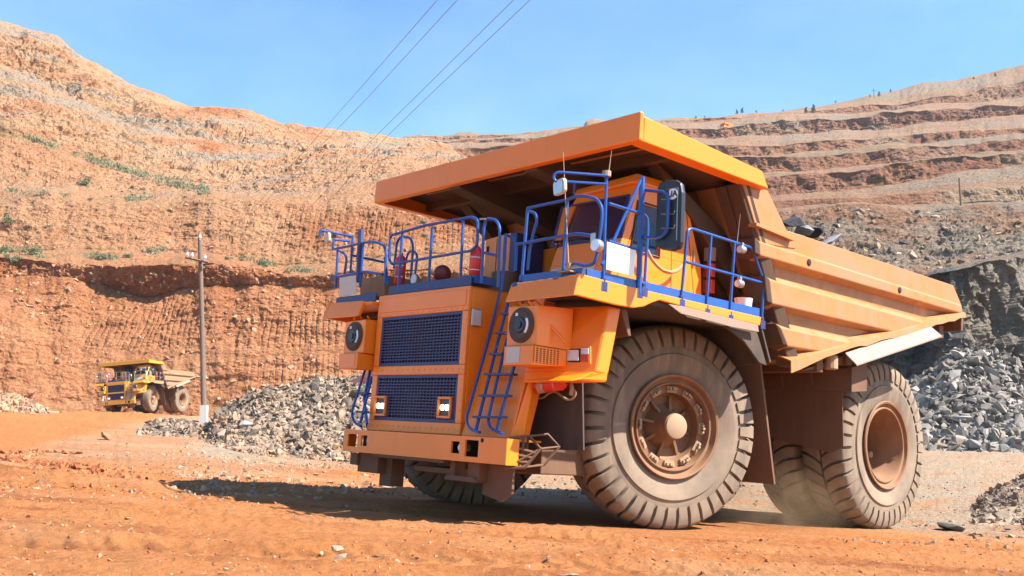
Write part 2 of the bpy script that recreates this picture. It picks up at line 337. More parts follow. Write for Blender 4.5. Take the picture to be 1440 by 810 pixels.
# ---- pit wall material
def wall_mat(name, cols, bscale=1.0, spec=0.1):
    cols = {k_: tuple(min(.8, q_ * (1.07 if 'left' in name else 1.0)) for q_ in kk(v_)) for k_, v_ in cols.items()}; m, nt, b = nodes(name)
    def A(k):
        q = N(nt, "ShaderNodeAttribute"); q.attribute_name = k; return q.outputs["Fac"]
    n1 = noise_tex(nt, 0.05 * bscale, 6, 0.6); r1 = ramp(nt, n1.outputs[0], 0.35, 0.65)
    n2 = noise_tex(nt, 0.35 * bscale, 8, 0.72); r2 = ramp(nt, n2.outputs[0], 0.35, 0.68)
    n3 = noise_tex(nt, 1.6 * bscale, 8, 0.75); r3 = ramp(nt, n3.outputs[0], 0.36, 0.66)
    st = noise_tex(nt, 0.22 * bscale, 6, 0.65, stretch=(0.25, 0.25, 2.2)); r4 = ramp(nt, st.outputs[0], 0.42, 0.66)
    c = mixc(nt, r1.outputs[0], cols['a'], cols['b'])
    c = mixc(nt, r2.outputs[0], c, cols['c']) if 'c' in cols else c
    k4 = N(nt, "ShaderNodeMath", operation='MULTIPLY'); k4.inputs[1].default_value = 0.5; nt.links.new(r4.outputs[0], k4.inputs[0])
    c = mixc(nt, k4.outputs[0], c, cols['d'])
    tm = N(nt, "ShaderNodeMath", operation='MULTIPLY'); nt.links.new(A("tan"), tm.inputs[0])
    rt = ramp(nt, n2.outputs[0], 0.2, 0.5); nt.links.new(rt.outputs[0], tm.inputs[1]); c = mixc(nt, tm.outputs[0], c, cols['tan'])
    c = mixc(nt, A("red"), c, cols['red']); c = mixc(nt, A("grey"), c, cols['grey'])
    gm = N(nt, "ShaderNodeMath", operation='MULTIPLY'); nt.links.new(A("green"), gm.inputs[0]); nt.links.new(r3.outputs[0], gm.inputs[1])
    c = mixc(nt, gm.outputs[0], c, (0.14, 0.15, 0.06))
    k3 = N(nt, "ShaderNodeMath", operation='MULTIPLY'); k3.inputs[1].default_value = 0.45; nt.links.new(r3.outputs[0], k3.inputs[0])
    mm = N(nt, "ShaderNodeMix", data_type='RGBA', blend_type='MULTIPLY'); nt.links.new(k3.outputs[0], mm.inputs[0]); nt.links.new(c, mm.inputs[6]); mm.inputs[7].default_value = (0.62, 0.52, 0.46, 1)
    nt.links.new(mm.outputs[2], b.inputs["Base Color"]); b.inputs["Roughness"].default_value = 0.95; b.inputs["Specular IOR Level"].default_value = spec
    p = bump(nt, b, n2.outputs[0], 0.8, 0.9 / bscale); p = bump(nt, b, n3.outputs[0], 0.9, 0.35 / bscale, p)
    for vs_, di in ((0.55, .8), (1.5, .4)):
        vo = N(nt, 'ShaderNodeTexVoronoi'); vo.inputs['Scale'].default_value = vs_ * bscale; tcv = N(nt, 'ShaderNodeTexCoord'); mpv = N(nt, 'ShaderNodeMapping'); mpv.inputs['Scale'].default_value = (1, 1, 1.6); nt.links.new(tcv.outputs['Object'], mpv.inputs[0]); nt.links.new(mpv.outputs[0], vo.inputs['Vector'])
        mv = N(nt, 'ShaderNodeMath', operation='MULTIPLY'); nt.links.new(vo.outputs[0], mv.inputs[0]); nt.links.new(r1.outputs[0] if vs_ < 1 else r2.outputs[0], mv.inputs[1]); p = bump(nt, b, mv.outputs[0], 0.7, di / bscale, p)
    return m
M['wall'] = wall_mat('pit_wall_left', dict(a=(0.60, 0.235, 0.10), b=(0.66, 0.315, 0.16), c=(0.62, 0.275, 0.125), d=(0.47, 0.185, 0.08), tan=(0.56, 0.355, 0.205), red=(0.46, 0.165, 0.065), grey=(0.40, 0.325, 0.25)))
M['wallfar'] = wall_mat('pit_wall_far', dict(a=(0.44, 0.235, 0.135), b=(0.50, 0.30, 0.18), c=(0.42, 0.22, 0.125), d=(0.35, 0.155, 0.085), tan=(0.50, 0.345, 0.225), red=(0.33, 0.125, 0.07), grey=(0.38, 0.31, 0.235)), 0.7)

def build_wall(name, mat, u0, u1, du, curves, seed, label_attr):
    """curves: list of dict(v=[(u,v)..], D=[(u,D)..]|number, jit=pixels, rows=n, amp=m, kind=str) from the foot upwards"""
    u = np.arange(u0, u1, du); P = []
    vs = []
    for i, c in enumerate(curves):
        v = tab(u, c['v']); D = tab(u, c['D']) if isinstance(c['D'], list) else np.full_like(u, c['D'])
        j = c.get('jit', 0); v = v + j * fbm(u / 42, i * 3.7, 0, 4, seed + i, .65) + c.get('jl', 0) * fbm(u / 110, i * 1.3, 5, 2, seed + 20 + i); D = D * (1 + c.get('djit', .010) * fbm(u / 60, i * 5.1, 3, 4, seed + 50 + i, .6))
        if vs: v = np.minimum(v, vs[-1] - 0.6)
        vs.append(v); P.append(Wp(u, v, D)); c['Dv'] = D
    rows = []; meta = []
    for i in range(len(curves) - 1):
        n = curves[i]['rows']; k = curves[i].get('ease', 1.0)
        for q in range(n):
            t = q / n; te = t ** k
            A, Bp = P[i], P[i + 1]
            p = A + (Bp - A) * t; p[:, :2] = A[:, :2] + (Bp[:, :2] - A[:, :2]) * te
            rows.append(p); meta.append((i, t))
    rows.append(P[-1]); meta.append((len(curves) - 2, 1.0))
    V = np.stack(rows); seg = np.array([m_[0] for m_ in meta])[:, None] + 0 * u; tt = np.array([m_[1] for m_ in meta])[:, None] + 0 * u
    U = u[None, :] + 0 * V[..., 0]
    du_ = np.gradient(V, axis=1); dv_ = np.gradient(V, axis=0); nrm = np.cross(du_, dv_); nrm /= np.linalg.norm(nrm, axis=-1, keepdims=True) + 1e-9
    tocam = -V.copy(); tocam[..., 2] = 6; s = np.sign((nrm * tocam).sum(-1, keepdims=True)); nrm *= s; nrm[..., 2] *= 0.5
    a, h, y = V[..., 0], V[..., 2], V[..., 1]
    amp = np.zeros_like(a); st = np.zeros_like(a); gul = np.zeros_like(a)
    for i, c in enumerate(curves[:-1]):
        msk = seg == i; e = np.sin(np.pi * np.clip(tt, 0, 1)) ** .5 * .7 + .3
        amp += msk * c.get('amp', .6) * e; st += msk * tab(U, c.get('st', [(0, 0)])) * np.sin(np.pi * tt) ** .6; gul += msk * c.get('gul', 0) * np.sin(np.pi * tt) ** .5
    big = fbm(a / 14, y / 14, h / 9, 4, seed + 100); rg = ridged(a / 5.5, y / 5.5, h / 3.2, 5, seed + 120); sm = ridged(a / 1.3, y / 1.3, h / .9, 4, seed + 130)
    blk = np.floor(3 * fbm(a / 3.1, y / 3.1, h / 2.2, 3, seed + 150)) / 3
    led = fbm(a / 11, y / 11, h / .75, 4, seed + 151); fine_ = ridged(a / .55, y / .55, h / .45, 3, seed + 133)
    disp = amp * (0.9 * big + 0.9 * np.maximum(rg, -.5) + 0.42 * sm + .55 * blk + .32 * led + .16 * fine_)
    bq = np.zeros_like(a)
    for i, c in enumerate(curves[:-1]): bq += (seg == i) * c.get('blk', 0)
    disp += bq * (np.floor(4 * fbm(a / 3.6, y / 3.6, h / 6.5, 3, seed + 170)) / 4 * 2.6 + np.floor(4 * fbm(a / 1.5, y / 1.5, h / 2.6, 3, seed + 171)) / 4 * .9)
    st = st * .7; ph = a / 0.80 + 1.1 * fbm(a / 5, h / 9, 0, 3, seed + 140) + 0.05 * h; st = st * (.35 + .9 * sstep(-.15, .3, fbm(a / 8, h / 5, y / 9, 3, seed + 141)))
    cut = np.abs((ph % 1) - .5) * 2
    disp -= st * (0.55 * (1 - sstep(0.0, 0.55, cut)) + 0.25 * vnoise(a / .8, h / 1.2, 2, seed + 3))
    disp -= gul * (np.maximum(0, ridged(a / 9, y / 9, h / 60, 3, seed + 160) - .1) * 2.4 + .8 * np.maximum(0, ridged(a / 3, y / 3, h / 30, 3, seed + 161)))
    V = V + nrm * disp[..., None]
    at = label_attr(U, seg, tt, a, y, h, rg, seed)
    o = grid_mesh(name, V, mat, at, False); tag(o, kind='structure'); return u, V

sky_left = [(-300, -60), (0, 32), (40, 42), (80, 52), (90, 62), (105, 74), (175, 116), (200, 124), (265, 149), (300, 151), (350, 158), (390, 172), (440, 180), (480, 186), (560, 193), (600, 196), (630, 204), (660, 228), (700, 262), (760, 300)]
L = [
 dict(v=[(-300, 640), (760, 640)], D=[(-300, 116), (0, 121), (130, 125), (300, 126), (760, 130)], rows=26, amp=.35),
 dict(v=[(-300, 590), (0, 588), (130, 578), (300, 570), (480, 560), (760, 560)], D=[(-300, 117), (0, 122), (130, 126), (300, 127), (760, 131)], rows=56, amp=.55, st=[(60, 0), (260, .05), (420, .35), (560, .4)]),
 dict(v=[(-300, 470), (0, 445), (60, 470), (120, 500), (250, 505), (450, 495), (560, 515), (760, 515)], D=[(-300, 124), (0, 129), (130, 130), (300, 130), (760, 134)], jit=8, rows=84, amp=.7, blk=.06, st=[(60, 0), (130, .50), (420, .50), (480, .4), (600, .5)]),
 dict(v=[(-300, 395), (0, 388), (100, 388), (150, 402), (210, 420), (260, 404), (350, 400), (450, 405), (760, 400)], D=[(-300, 131), (0, 136), (110, 137), (150, 138.6), (240, 138.6), (300, 137), (330, 138.2), (380, 137), (760, 140)], jit=7, rows=30, amp=1.3, blk=.4),
 dict(v=[(-300, 362), (0, 364), (80, 368), (170, 375), (215, 374), (300, 369), (350, 379), (420, 388), (450, 386), (560, 380), (760, 372)], D=[(-300, 132), (0, 137), (110, 138), (170, 136.2), (240, 136.2), (300, 137.5), (760, 140)], jit=5, rows=12, amp=.5),
 dict(v=[(-300, 352), (0, 357), (100, 350), (200, 354), (300, 357), (400, 374), (480, 371), (560, 360), (760, 352)], D=[(-300, 146), (0, 150), (300, 152), (760, 154)], jit=3, rows=54, amp=.9, blk=.12, st=[(300, 0), (370, .2), (400, .5), (540, .5), (600, .4)]),
 dict(v=[(-300, 270), (0, 290), (60, 270), (100, 285), (200, 287), (250, 284), (300, 281), (380, 284), (450, 289), (520, 287), (560, 282), (760, 300)], D=[(-300, 156), (0, 160), (300, 163), (760, 165)], jit=5, rows=14, amp=.7),
 dict(v=[(-300, 240), (0, 262), (100, 266), (180, 275), (240, 269), (300, 271), (380, 275), (480, 262), (560, 250), (640, 250), (760, 280)], D=[(-300, 172), (0, 176), (300, 180), (760, 182)], jit=3, rows=52, amp=1.6, blk=.2),
 dict(v=[(-300, 100), (0, 187), (35, 194), (100, 216), (190, 243), (290, 264), (400, 247), (480, 232), (560, 228), (640, 238), (760, 275)], D=[(-300, 196), (0, 200), (300, 204), (760, 210)], jit=4, rows=60, amp=2.0, blk=.2, gul=1.0, ease=1.15),
 dict(v=[(-300, 20), (0, 90), (100, 140), (200, 186), (300, 206), (400, 214), (480, 213), (560, 212), (640, 222), (760, 270)], D=[(-300, 222), (0, 228), (300, 244), (480, 262), (760, 280)], jit=6, rows=48, amp=2.2, blk=.35, gul=2.0),
 dict(v=[(p[0], p[1] + (12 if p[0] < 300 else 14)) for p in sky_left], D=[(-300, 238), (0, 246), (300, 275), (480, 300), (760, 320)], jit=3, rows=22, amp=1.3, blk=.3, gul=.9),
 dict(v=sky_left, D=[(-300, 250), (0, 259), (300, 288), (480, 313), (760, 333)], jit=7, rows=10, amp=.6),
 dict(v=[(p[0], p[1] + 2) for p in sky_left], D=400, rows=1)]
def attr_left(U, seg, t, a, y, h, rg, s):
    n = fbm(a / 9, y / 9, h / 5, 4, s + 300); n2 = fbm(a / 3, y / 3, h / 2.5, 4, s + 310)
    k = seg + t
    tan = np.interp(k, [0, 3, 4, 5, 6, 8, 10, 13], [0, .05, .25, .35, .55, .75, .85, .9]) + .35 * n
    red = sstep(2.3, 3.2, k) * sstep(4.3, 3.7, k) * (.65 + n2) + sstep(5, 5.4, k) * sstep(6.1, 5.6, k) * sstep(380, 450, U) * .7 + .5 * sstep(.25, .6, n) * sstep(1.5, 2.5, k) + sstep(.1, .5, fbm(a / 22, y / 22, h / 7, 3, s + 320)) * sstep(7, 8, k) * .5
    band = lambda c, w: np.exp(-((k - c) / w) ** 2)
    green = band(8.0, .10) * sstep(-.2, .3, fbm(a / 7, h / 7, 1, 3, s + 330)) * sstep(330, 240, U) * .9 + (band(4.6, .5) * sstep(-.05, .35, fbm(a / 4, h / 3, 2, 3, s + 331)) * .6) + band(6.6, .5) * sstep(.1, .4, fbm(a / 5, h / 5, 2, 3, s + 333)) * .7 * sstep(330, 260, U)
    grey = sstep(.15, .45, fbm(a / 18, y / 18, h / 8, 4, s + 340)) * sstep(6.3, 8, k) * .75 + sstep(11.2, 12, k) * .6 + sstep(.1, .4, n) * sstep(6, 6.3, k) * sstep(7, 6.8, k) * .6
    dg = fbm((a * .35 - h * .9) / 5, (a + h) / 40, y / 60, 4, s + 350); dg2 = fbm((a * .45 - h) / 2.2, (a + h) / 22, y / 60, 4, s + 351)
    up = sstep(7.0, 8.2, k); grey = grey + up * sstep(.08, .30, dg) * .8; red = red + up * sstep(.12, .32, -dg) * .40; tan = tan + up * dg2 * .7
    c = lambda q: np.clip(q, 0, 1)
    return dict(tan=c(tan), red=c(red), green=c(green), grey=c(grey))
WL_u, WL_V = build_wall("pit_wall", M['wall'], -300, 760, 1.6, L, 400, attr_left)

sky_right = [(500, 196), (600, 196), (640, 190), (645, 187), (670, 187), (675, 190), (750, 190), (800, 184), (822, 178), (826, 169), (845, 168), (860, 176), (905, 170), (930, 168), (1000, 166), (1040, 160), (1090, 158), (1150, 150), (1200, 140), (1250, 130), (1300, 116), (1340, 114), (1380, 105), (1440, 90), (1750, 20)]
Rr = [
 dict(v=[(500, 660), (1750, 660)], D=130, rows=30, amp=.6),
 dict(v=[(500, 400), (900, 400), (1080, 420), (1340, 380), (1440, 375), (1750, 370)], D=150, jit=6, rows=60, amp=1.3),
 dict(v=[(500, 330), (900, 330), (1080, 303), (1100, 297), (1150, 292), (1173, 287), (1200, 285), (1240, 290), (1300, 295), (1360, 291), (1400, 287), (1440, 288), (1750, 280)], D=170, jit=3.5, rows=8, amp=.5),
 dict(v=[(500, 320), (900, 310), (1090, 292), (1160, 288), (1243, 289), (1340, 287), (1440, 285), (1750, 275)], D=200, jit=2, rows=16, amp=.8, st=[(1300, 0), (1350, .8), (1750, .8)]),
 dict(v=[(500, 300), (900, 295), (1090, 283), (1160, 279), (1226, 278), (1300, 271), (1350, 265), (1440, 261), (1750, 245)], D=203, jit=2, rows=14, amp=.6),
 dict(v=[(500, 285), (900, 283), (1090, 276), (1160, 270), (1226, 264), (1306, 251), (1376, 240), (1440, 230), (1750, 195)], D=236, jit=4, jl=7, rows=26, amp=.9, gul=1.3),
 dict(v=[(500, 265), (900, 262), (1083, 250), (1173, 243), (1243, 237), (1306, 228), (1393, 218), (1440, 213), (1750, 175)], D=241, jit=5, jl=4, rows=8, amp=.4),
 dict(v=[(500, 250), (900, 250), (1076, 244), (1146, 240), (1226, 233), (1293, 225), (1360, 216), (1440, 207), (1750, 168)], D=286, jit=3.5, jl=7, rows=24, amp=.9, gul=1.3),
 dict(v=[(500, 230), (900, 228), (1043, 222), (1086, 222), (1176, 219), (1246, 210), (1360, 203), (1440, 196), (1750, 155)], D=291, jit=5, jl=4, rows=10, amp=.5),
 dict(v=[(500, 222), (900, 220), (1026, 218), (1126, 213), (1226, 206), (1360, 197), (1440, 190), (1750, 145)], D=336, jit=3, jl=7, rows=18, amp=.8, gul=1.2),
 dict(v=[(500, 210), (900, 206), (1010, 208), (1126, 202), (1173, 198), (1236, 192), (1360, 187), (1440, 178), (1750, 130)], D=341, jit=5, jl=4, rows=14, amp=.8),
 dict(v=[(500, 205), (700, 200), (900, 193), (1010, 196), (1106, 191), (1193, 184), (1243, 182), (1293, 174), (1360, 169), (1440, 160), (1750, 108)], D=402, jit=4, jl=7, rows=24, amp=1.6, gul=1.6),
 dict(v=[(500, 201), (700, 196), (900, 182), (1000, 178), (1096, 169), (1140, 168), (1186, 167), (1243, 160), (1293, 158), (1353, 155), (1440, 148), (1750, 90)], D=408, jit=5, jl=4, rows=14, amp=1.0),
 dict(v=[(500, 199), (700, 194), (900, 175), (1100, 163), (1226, 152), (1276, 150), (1326, 143), (1376, 140), (1440, 133), (1750, 70)], D=472, jit=2, jl=7, rows=14, amp=1.2, gul=1.2),
 dict(v=[(500, 198), (700, 192), (900, 172), (1100, 160), (1226, 147), (1276, 145), (1310, 138), (1360, 132), (1403, 122), (1440, 113), (1750, 48)], D=478, jit=5, jl=4, rows=14, amp=.8),
 dict(v=sky_right, D=545, jit=3.5, rows=2, amp=.3),
 dict(v=[(p[0], p[1] + 2) for p in sky_right], D=760, rows=1)]
def attr_right(U, seg, t, a, y, h, rg, s):
    n = fbm(a / 16, y / 16, h / 8, 4, s + 300)
    face = np.isin(seg, [3, 5, 7, 9, 11, 13]).astype(float)
    slide = sstep(.05, .30, fbm(a / 26, y / 80, h / 60, 3, s + 60)); face = face * (1 - .8 * slide)
    tan = .45 - .3 * face + .6 * n + .25 * sstep(700, 560, U)
    red = face * (.55 + .5 * n) + (seg <= 1) * (.35 + .6 * n)
    red = red * (1 - sstep(1290, 1345, U) * (seg == 3))
    tan = tan + 1.0 * sstep(1290, 1345, U) * (seg == 3)
    green = np.isin(seg, [8, 6, 14]) * sstep(0, .4, fbm(a / 16, y / 30, 3, 4, s + 12)) * .55
    grey = (1 - face) * sstep(.0, .35, fbm(a / 30, y / 30, h / 10, 4, s + 44)) * .8 + (seg == 1) * sstep(.0, .3, fbm(a / 9, y / 9, h / 4, 4, s + 45)) * .7 + (seg == 0) * .6
    c = lambda q: np.clip(q, 0, 1)
    return dict(tan=c(tan), red=c(red), green=c(green), grey=c(grey))
WR_u, WR_V = build_wall("pit_wall", M['wallfar'], 500, 1760, 1.8, Rr, 900, attr_right)

# ---- grey rock outcrop on the right
M['rock_face'] = wall_mat('grey_rock_face', dict(a=(0.26, 0.22, 0.185), b=(0.42, 0.36, 0.29), c=(0.34, 0.285, 0.23), d=(0.52, 0.42, 0.30), tan=(0.56, 0.44, 0.30), red=(0.34, 0.2, 0.12), grey=(0.22, 0.2, 0.19)), 1.6)
Oc = [
 dict(v=[(1150, 660), (1760, 660)], D=[(1150, 90), (1290, 89), (1340, 80), (1440, 85), (1760, 104)], rows=20, amp=.5),
 dict(v=[(1150, 600), (1760, 600)], D=[(1150, 91), (1290, 90), (1338, 80.5), (1440, 86), (1760, 105)], rows=130, amp=.7, gul=.6, blk=1.0),
 dict(v=[(1150, 420), (1240, 402), (1290, 396), (1318, 384), (1350, 378), (1400, 366), (1440, 360), (1760, 330)], D=[(1150, 95), (1295, 94), (1345, 85), (1380, 87), (1440, 91), (1760, 110)], jit=4, rows=14, amp=.45),
 dict(v=[(1150, 416), (1240, 398), (1290, 392), (1318, 380), (1350, 374), (1400, 362), (1440, 356), (1760, 326)], D=[(1150, 112), (1440, 108), (1760, 128)], jit=2, rows=4, amp=.3),
 dict(v=[(1150, 425), (1440, 365), (1760, 335)], D=140, rows=1)]
def attr_oc(U, seg, t, a, y, h, rg, s):
    n = fbm(a / 3, y / 3, h / 6, 4, s + 30); c = lambda q: np.clip(q, 0, 1)
    return dict(tan=c(sstep(1335, 1365, U) * (.35 + .8 * n)), red=c((seg >= 2) * .4), green=U * 0, grey=c(sstep(1352, 1335, U) + .3 + n))
OC_u, OC_V = build_wall("rock_face", M['rock_face'], 1150, 1760, 1.6, Oc, 1500, attr_oc)

# ---- rocks
def rock_proto(seed, flat=1.0, npts=15):
    r = np.random.default_rng(seed); p = r.normal(size=(npts, 3)); p /= np.linalg.norm(p, axis=1, keepdims=True); p *= r.uniform(.62, 1.0, (npts, 1)) * np.array([1.0, .8, .62 * flat])
    bm = bmesh.new(); [bm.verts.new(q) for q in p]; bmesh.ops.convex_hull(bm, input=bm.verts); bmesh.ops.triangulate(bm, faces=bm.faces)
    loose = [v for v in bm.verts if not v.link_faces]; bmesh.ops.delete(bm, geom=loose, context='VERTS'); bm.verts.index_update()
    V = np.array([v.co[:] for v in bm.verts]); F = np.array([[v.index for v in f.verts] for f in bm.faces]); bm.free(); return V, F
PROTO = [rock_proto(i, [1, .7, .45][i % 3], 11 + i % 5) for i in range(15)]
def rand_rot(n):
    q = rng.normal(size=(n, 4)); q /= np.linalg.norm(q, axis=1, keepdims=True); w, x, y, z = q.T
    return np.stack([1-2*(y*y+z*z), 2*(x*y-z*w), 2*(x*z+y*w), 2*(x*y+z*w), 1-2*(x*x+z*z), 2*(y*z-x*w), 2*(x*z-y*w), 2*(y*z+x*w), 1-2*(x*x+y*y)], -1).reshape(n, 3, 3)
def scatter(name, pos, size, mat, tone=None):
    n = len(pos); R_ = rand_rot(n); k = rng.integers(0, len(PROTO), n); vs, fs, ts = [], [], []; off = 0
    for i in range(len(PROTO)):
        s = np.where(k == i)[0]
        if not len(s): continue
        V, F = PROTO[i]; q = np.einsum('nij,vj->nvi', R_[s], V) * size[s, None, None] + pos[s, None, :]
        vs.append(q.reshape(-1, 3)); fs.append((F[None] + (np.arange(len(s)) * len(V))[:, None, None] + off).reshape(-1, 3)); off += len(s) * len(V)
        ts.append(np.repeat(tone[s] if tone is not None else rng.uniform(0, 1, len(s)), len(V)))
    o = soup(name, np.concatenate(vs), np.concatenate(fs), mat, np.concatenate(ts)); tag(o, kind='stuff'); return o
def rock_mat(name, cols):
    m, nt, b = nodes(name); at = N(nt, "ShaderNodeAttribute"); at.attribute_name = "tone"
    oi = N(nt, "ShaderNodeObjectInfo"); n = noise_tex(nt, 3.0, 6, 0.7)
    r = N(nt, "ShaderNodeValToRGB"); el = r.color_ramp.elements; r.color_ramp.interpolation = 'LINEAR'
    while len(el) < len(cols): el.new(0.5)
    for i, c in enumerate(cols): el[i].position = i / (len(cols) - 1); el[i].color = (*kk(c), 1)
    nt.links.new(at.outputs["Fac"], r.inputs[0])
    c = mixc(nt, n.outputs[0], (0.75, 0.72, 0.7), (1.2, 1.15, 1.1))
    mm = N(nt, "ShaderNodeMix", data_type='RGBA', blend_type='MULTIPLY'); mm.inputs[0].default_value = 1; nt.links.new(r.outputs[0], mm.inputs[6]); nt.links.new(c, mm.inputs[7])
    nt.links.new(mm.outputs[2], b.inputs["Base Color"]); b.inputs["Roughness"].default_value = 0.85
    n2 = noise_tex(nt, 9, 6, 0.75); bump(nt, b, n2.outputs[0], 0.6, 0.05); return m
M['rock_grey'] = rock_mat('grey_rubble', [(0.12, 0.10, 0.085), (0.24, 0.18, 0.13), (0.37, 0.25, 0.16), (0.46, 0.36, 0.27), (0.54, 0.30, 0.15)])
M['rock_pale'] = rock_mat('pale_grey_rubble', [(0.12, 0.10, 0.085), (0.22, 0.19, 0.16), (0.31, 0.27, 0.225), (0.44, 0.40, 0.36), (0.32, 0.24, 0.17)])
M['rock_tan'] = rock_mat('tan_rubble', [(0.38, 0.19, 0.095), (0.52, 0.29, 0.15), (0.58, 0.36, 0.21), (0.30, 0.15, 0.08), (0.55, 0.42, 0.30)])
M['gravel'] = rock_mat('gravel_stones', [(0.30, 0.17, 0.10), (0.52, 0.30, 0.16), (0.50, 0.39, 0.28), (0.60, 0.36, 0.18), (0.40, 0.35, 0.30)])
M['rock_dark'] = rock_mat('dark_ore', [(0.030, 0.032, 0.04), (0.06, 0.06, 0.07), (0.10, 0.10, 0.11), (0.30, 0.32, 0.35), (0.16, 0.15, 0.15)])
M['rock_wall'] = rock_mat('wall_blocks', [(0.50, 0.23, 0.11), (0.58, 0.33, 0.18), (0.60, 0.36, 0.22), (0.42, 0.17, 0.08), (0.56, 0.38, 0.24)])
M['rock_warm'] = rock_mat('warm_boulder', [(0.44, 0.29, 0.18), (0.52, 0.36, 0.24), (0.40, 0.25, 0.15), (0.56, 0.42, 0.29), (0.48, 0.30, 0.17)])

def pile(name, u0, u1, crest, Dc, Df, Db, mat, nrock, smin, smax, seed, foot_noise=1.5, power=2.2, core='ground', tones=(0, 1), gz=None):
    """a heap with crest line (u, v) at distance Dc, foot at Df (towards the camera) and Db behind"""
    u = np.linspace(u0, u1, 150); r = np.linspace(0, 1, 70)
    U = u[None, :] + 0 * r[:, None]; t = r[:, None] + 0 * u[None, :]
    f = lambda D: tab(U, D) if isinstance(D, list) else np.full_like(U, D)
    dc, df, db = f(Dc), f(Df) + foot_noise * fbm(U / 30, 0, 0, 3, seed), f(Db)
    half = 0.62; D = np.where(t < half, df + (dc - df) * t / half, dc + (db - dc) * (t - half) / (1 - half))
    X = (U - 720) / FPX * D; zg = ground_z(X, D, False) - 0.06
    hc = CAMZ + (HORIZON - tab(U, crest)) / FPX * dc
    xc = (U - 720) / FPX * dc; hc = np.maximum(hc - ground_z(xc, dc, False), 0)
    prof = np.where(t < half, (t / half) ** 1.25, np.maximum(1 - (t - half) / (1 - half), 0) ** 1.1); prof = prof * (1 - .0 * t)
    e = np.clip(np.minimum((U - u0), (u1 - U)) / ((u1 - u0) * .06), 0, 1) if gz is None else 1
    hgt = hc * prof * e
    Z = zg + hgt + np.minimum(hgt, .8) * (.35 * fbm(X / 1.6, D / 1.6, 0, 4, seed + 5) + .2 * ridged(X / .7, D / .7, 0, 3, seed + 6))
    o = grid_mesh(name, np.stack([X, D, Z], -1), M[mat], dict(tone=np.clip(.5 + .6 * fbm(X / 2, D / 2, 0, 3, seed + 7), 0, 1))); tag(o, kind='stuff')
    pu, pr = rng.uniform(0, 1, nrock), rng.uniform(0, .8, nrock) ** .9
    iu, ir = (pu * 148).astype(int), (pr * 68).astype(int)
    p = np.stack([X[ir, iu], D[ir, iu], Z[ir, iu]], -1) + rng.normal(0, .04, (nrock, 3)); s = smin * (smax / smin) ** (rng.uniform(0, 1, nrock) ** power)
    keep = (hgt[ir, iu] > .02) | (rng.uniform(0, 1, nrock) < .3)
    tn = np.clip(rng.uniform(tones[0], tones[1], nrock) * .75 + .55 * fbm(p[:, 0] / 2.5, p[:, 1] / 2.5, 0, 3, seed + 9) + .28 * (1 - np.clip(hgt[ir, iu] / 2.0, 0, 1)), 0, 1)
    scatter(name + "_rocks", p[keep], s[keep], M[mat], tn[keep]); return (X, D, Z, U)
PA = pile("rubble_heap", 288, 620, [(288, 606), (297, 596), (307, 584), (340, 563), (370, 550), (405, 545), (440, 534), (470, 532), (500, 530), (540, 545), (580, 575), (620, 600)], 46, [(275, 42), (330, 36), (450, 33.5), (620, 35)], 56, 'rock_grey', 24000, .025, .27, 21, power=3.2)
PE = pile("rubble_heap", 200, 310, [(200, 606), (212, 597), (222, 592), (240, 589), (275, 592), (310, 600)], 47, 43, 51, 'rock_grey', 900, .06, .34, 23, .6)
PB = pile("rubble_heap", 1120, 1700, [(1120, 600), (1230, 560), (1265, 540), (1290, 535), (1310, 520), (1330, 500), (1350, 492), (1375, 488), (1400, 498), (1440, 515), (1700, 520)], 72, 58, 82, 'rock_pale', 26000, .045, .75, 25, 1.0, 3.8)
PC = pile("gravel_berm", 1350, 1700, [(1350, 704), (1375, 690), (1400, 674), (1435, 658), (1470, 650), (1700, 648)], 25, 21.5, 29, 'rock_grey', 3800, .025, .17, 27, .5, 2.4)
PD = pile("rubble_heap", -200, 95, [(-200, 540), (0, 551), (30, 558), (55, 570), (75, 580), (95, 596)], 101, 94, 112, 'rock_tan', 2300, .12, .75, 29, 1.5)
def pile_blocks(name, P, n, smin, smax, mat, seed):
    X_, D_, Z_, U_ = P; r_ = np.random.default_rng(seed); i, j = r_.integers(4, 46, n), r_.integers(8, 140, n)
    s = smin * (smax / smin) ** (r_.uniform(0, 1, n) ** 1.8); scatter(name, np.stack([X_[i, j], D_[i, j], Z_[i, j] + .1 * s], -1), s, M[mat], np.clip(r_.uniform(0, .9, n), 0, 1))
pile_blocks("rubble_blocks", PA, 260, .16, .46, 'rock_grey', 5); pile_blocks("rubble_blocks", PB, 420, .35, 1.05, 'rock_pale', 6)
# loose stones on the ground
def ground_stones(name, n, ua, ub, va, vb, smin, smax, mat, power=3.0, tones=(0, 1)):
    u, v = rng.uniform(ua, ub, n), rng.uniform(va, vb, n)
    van = 577.87 + (u / 1440) * 91.9; D = np.clip(1547.0 / np.maximum(v - van, 6), 3, 70); x = (u - 720) / FPX * D
    k = fbm(x / 2.2, D / 2.2, 0, 3, 61) + rng.uniform(-.5, .5, n) > -.12; x, D = x[k], D[k]; n = len(x)
    wm = wheel_mask(x, D); k = wm > .5; x, D = x[k], D[k]; n = len(x)
    s = smin * (smax / smin) ** (rng.uniform(0, 1, n) ** power); z = ground_z(x, D) - s * .15
    scatter(name, np.stack([x, D, z], -1), s, M[mat], rng.uniform(tones[0], tones[1], n))
ground_stones("loose_stones", 5200, -60, 1500, 690, 830, .006, .055, 'gravel', 4.0)
ground_stones("loose_stones", 4000, 1000, 1520, 700, 760, .012, .11, 'rock_grey', 3.0, (.1, .9))
ground_stones("loose_stones", 7500, 250, 760, 632, 694, .018, .15, 'gravel', 2.6)
ground_stones("loose_stones", 1600, 700, 1060, 672, 700, .02, .15, 'rock_grey', 2.6)
ground_stones("loose_stones", 900, -60, 330, 615, 700, .03, .14, 'gravel', 3.0)
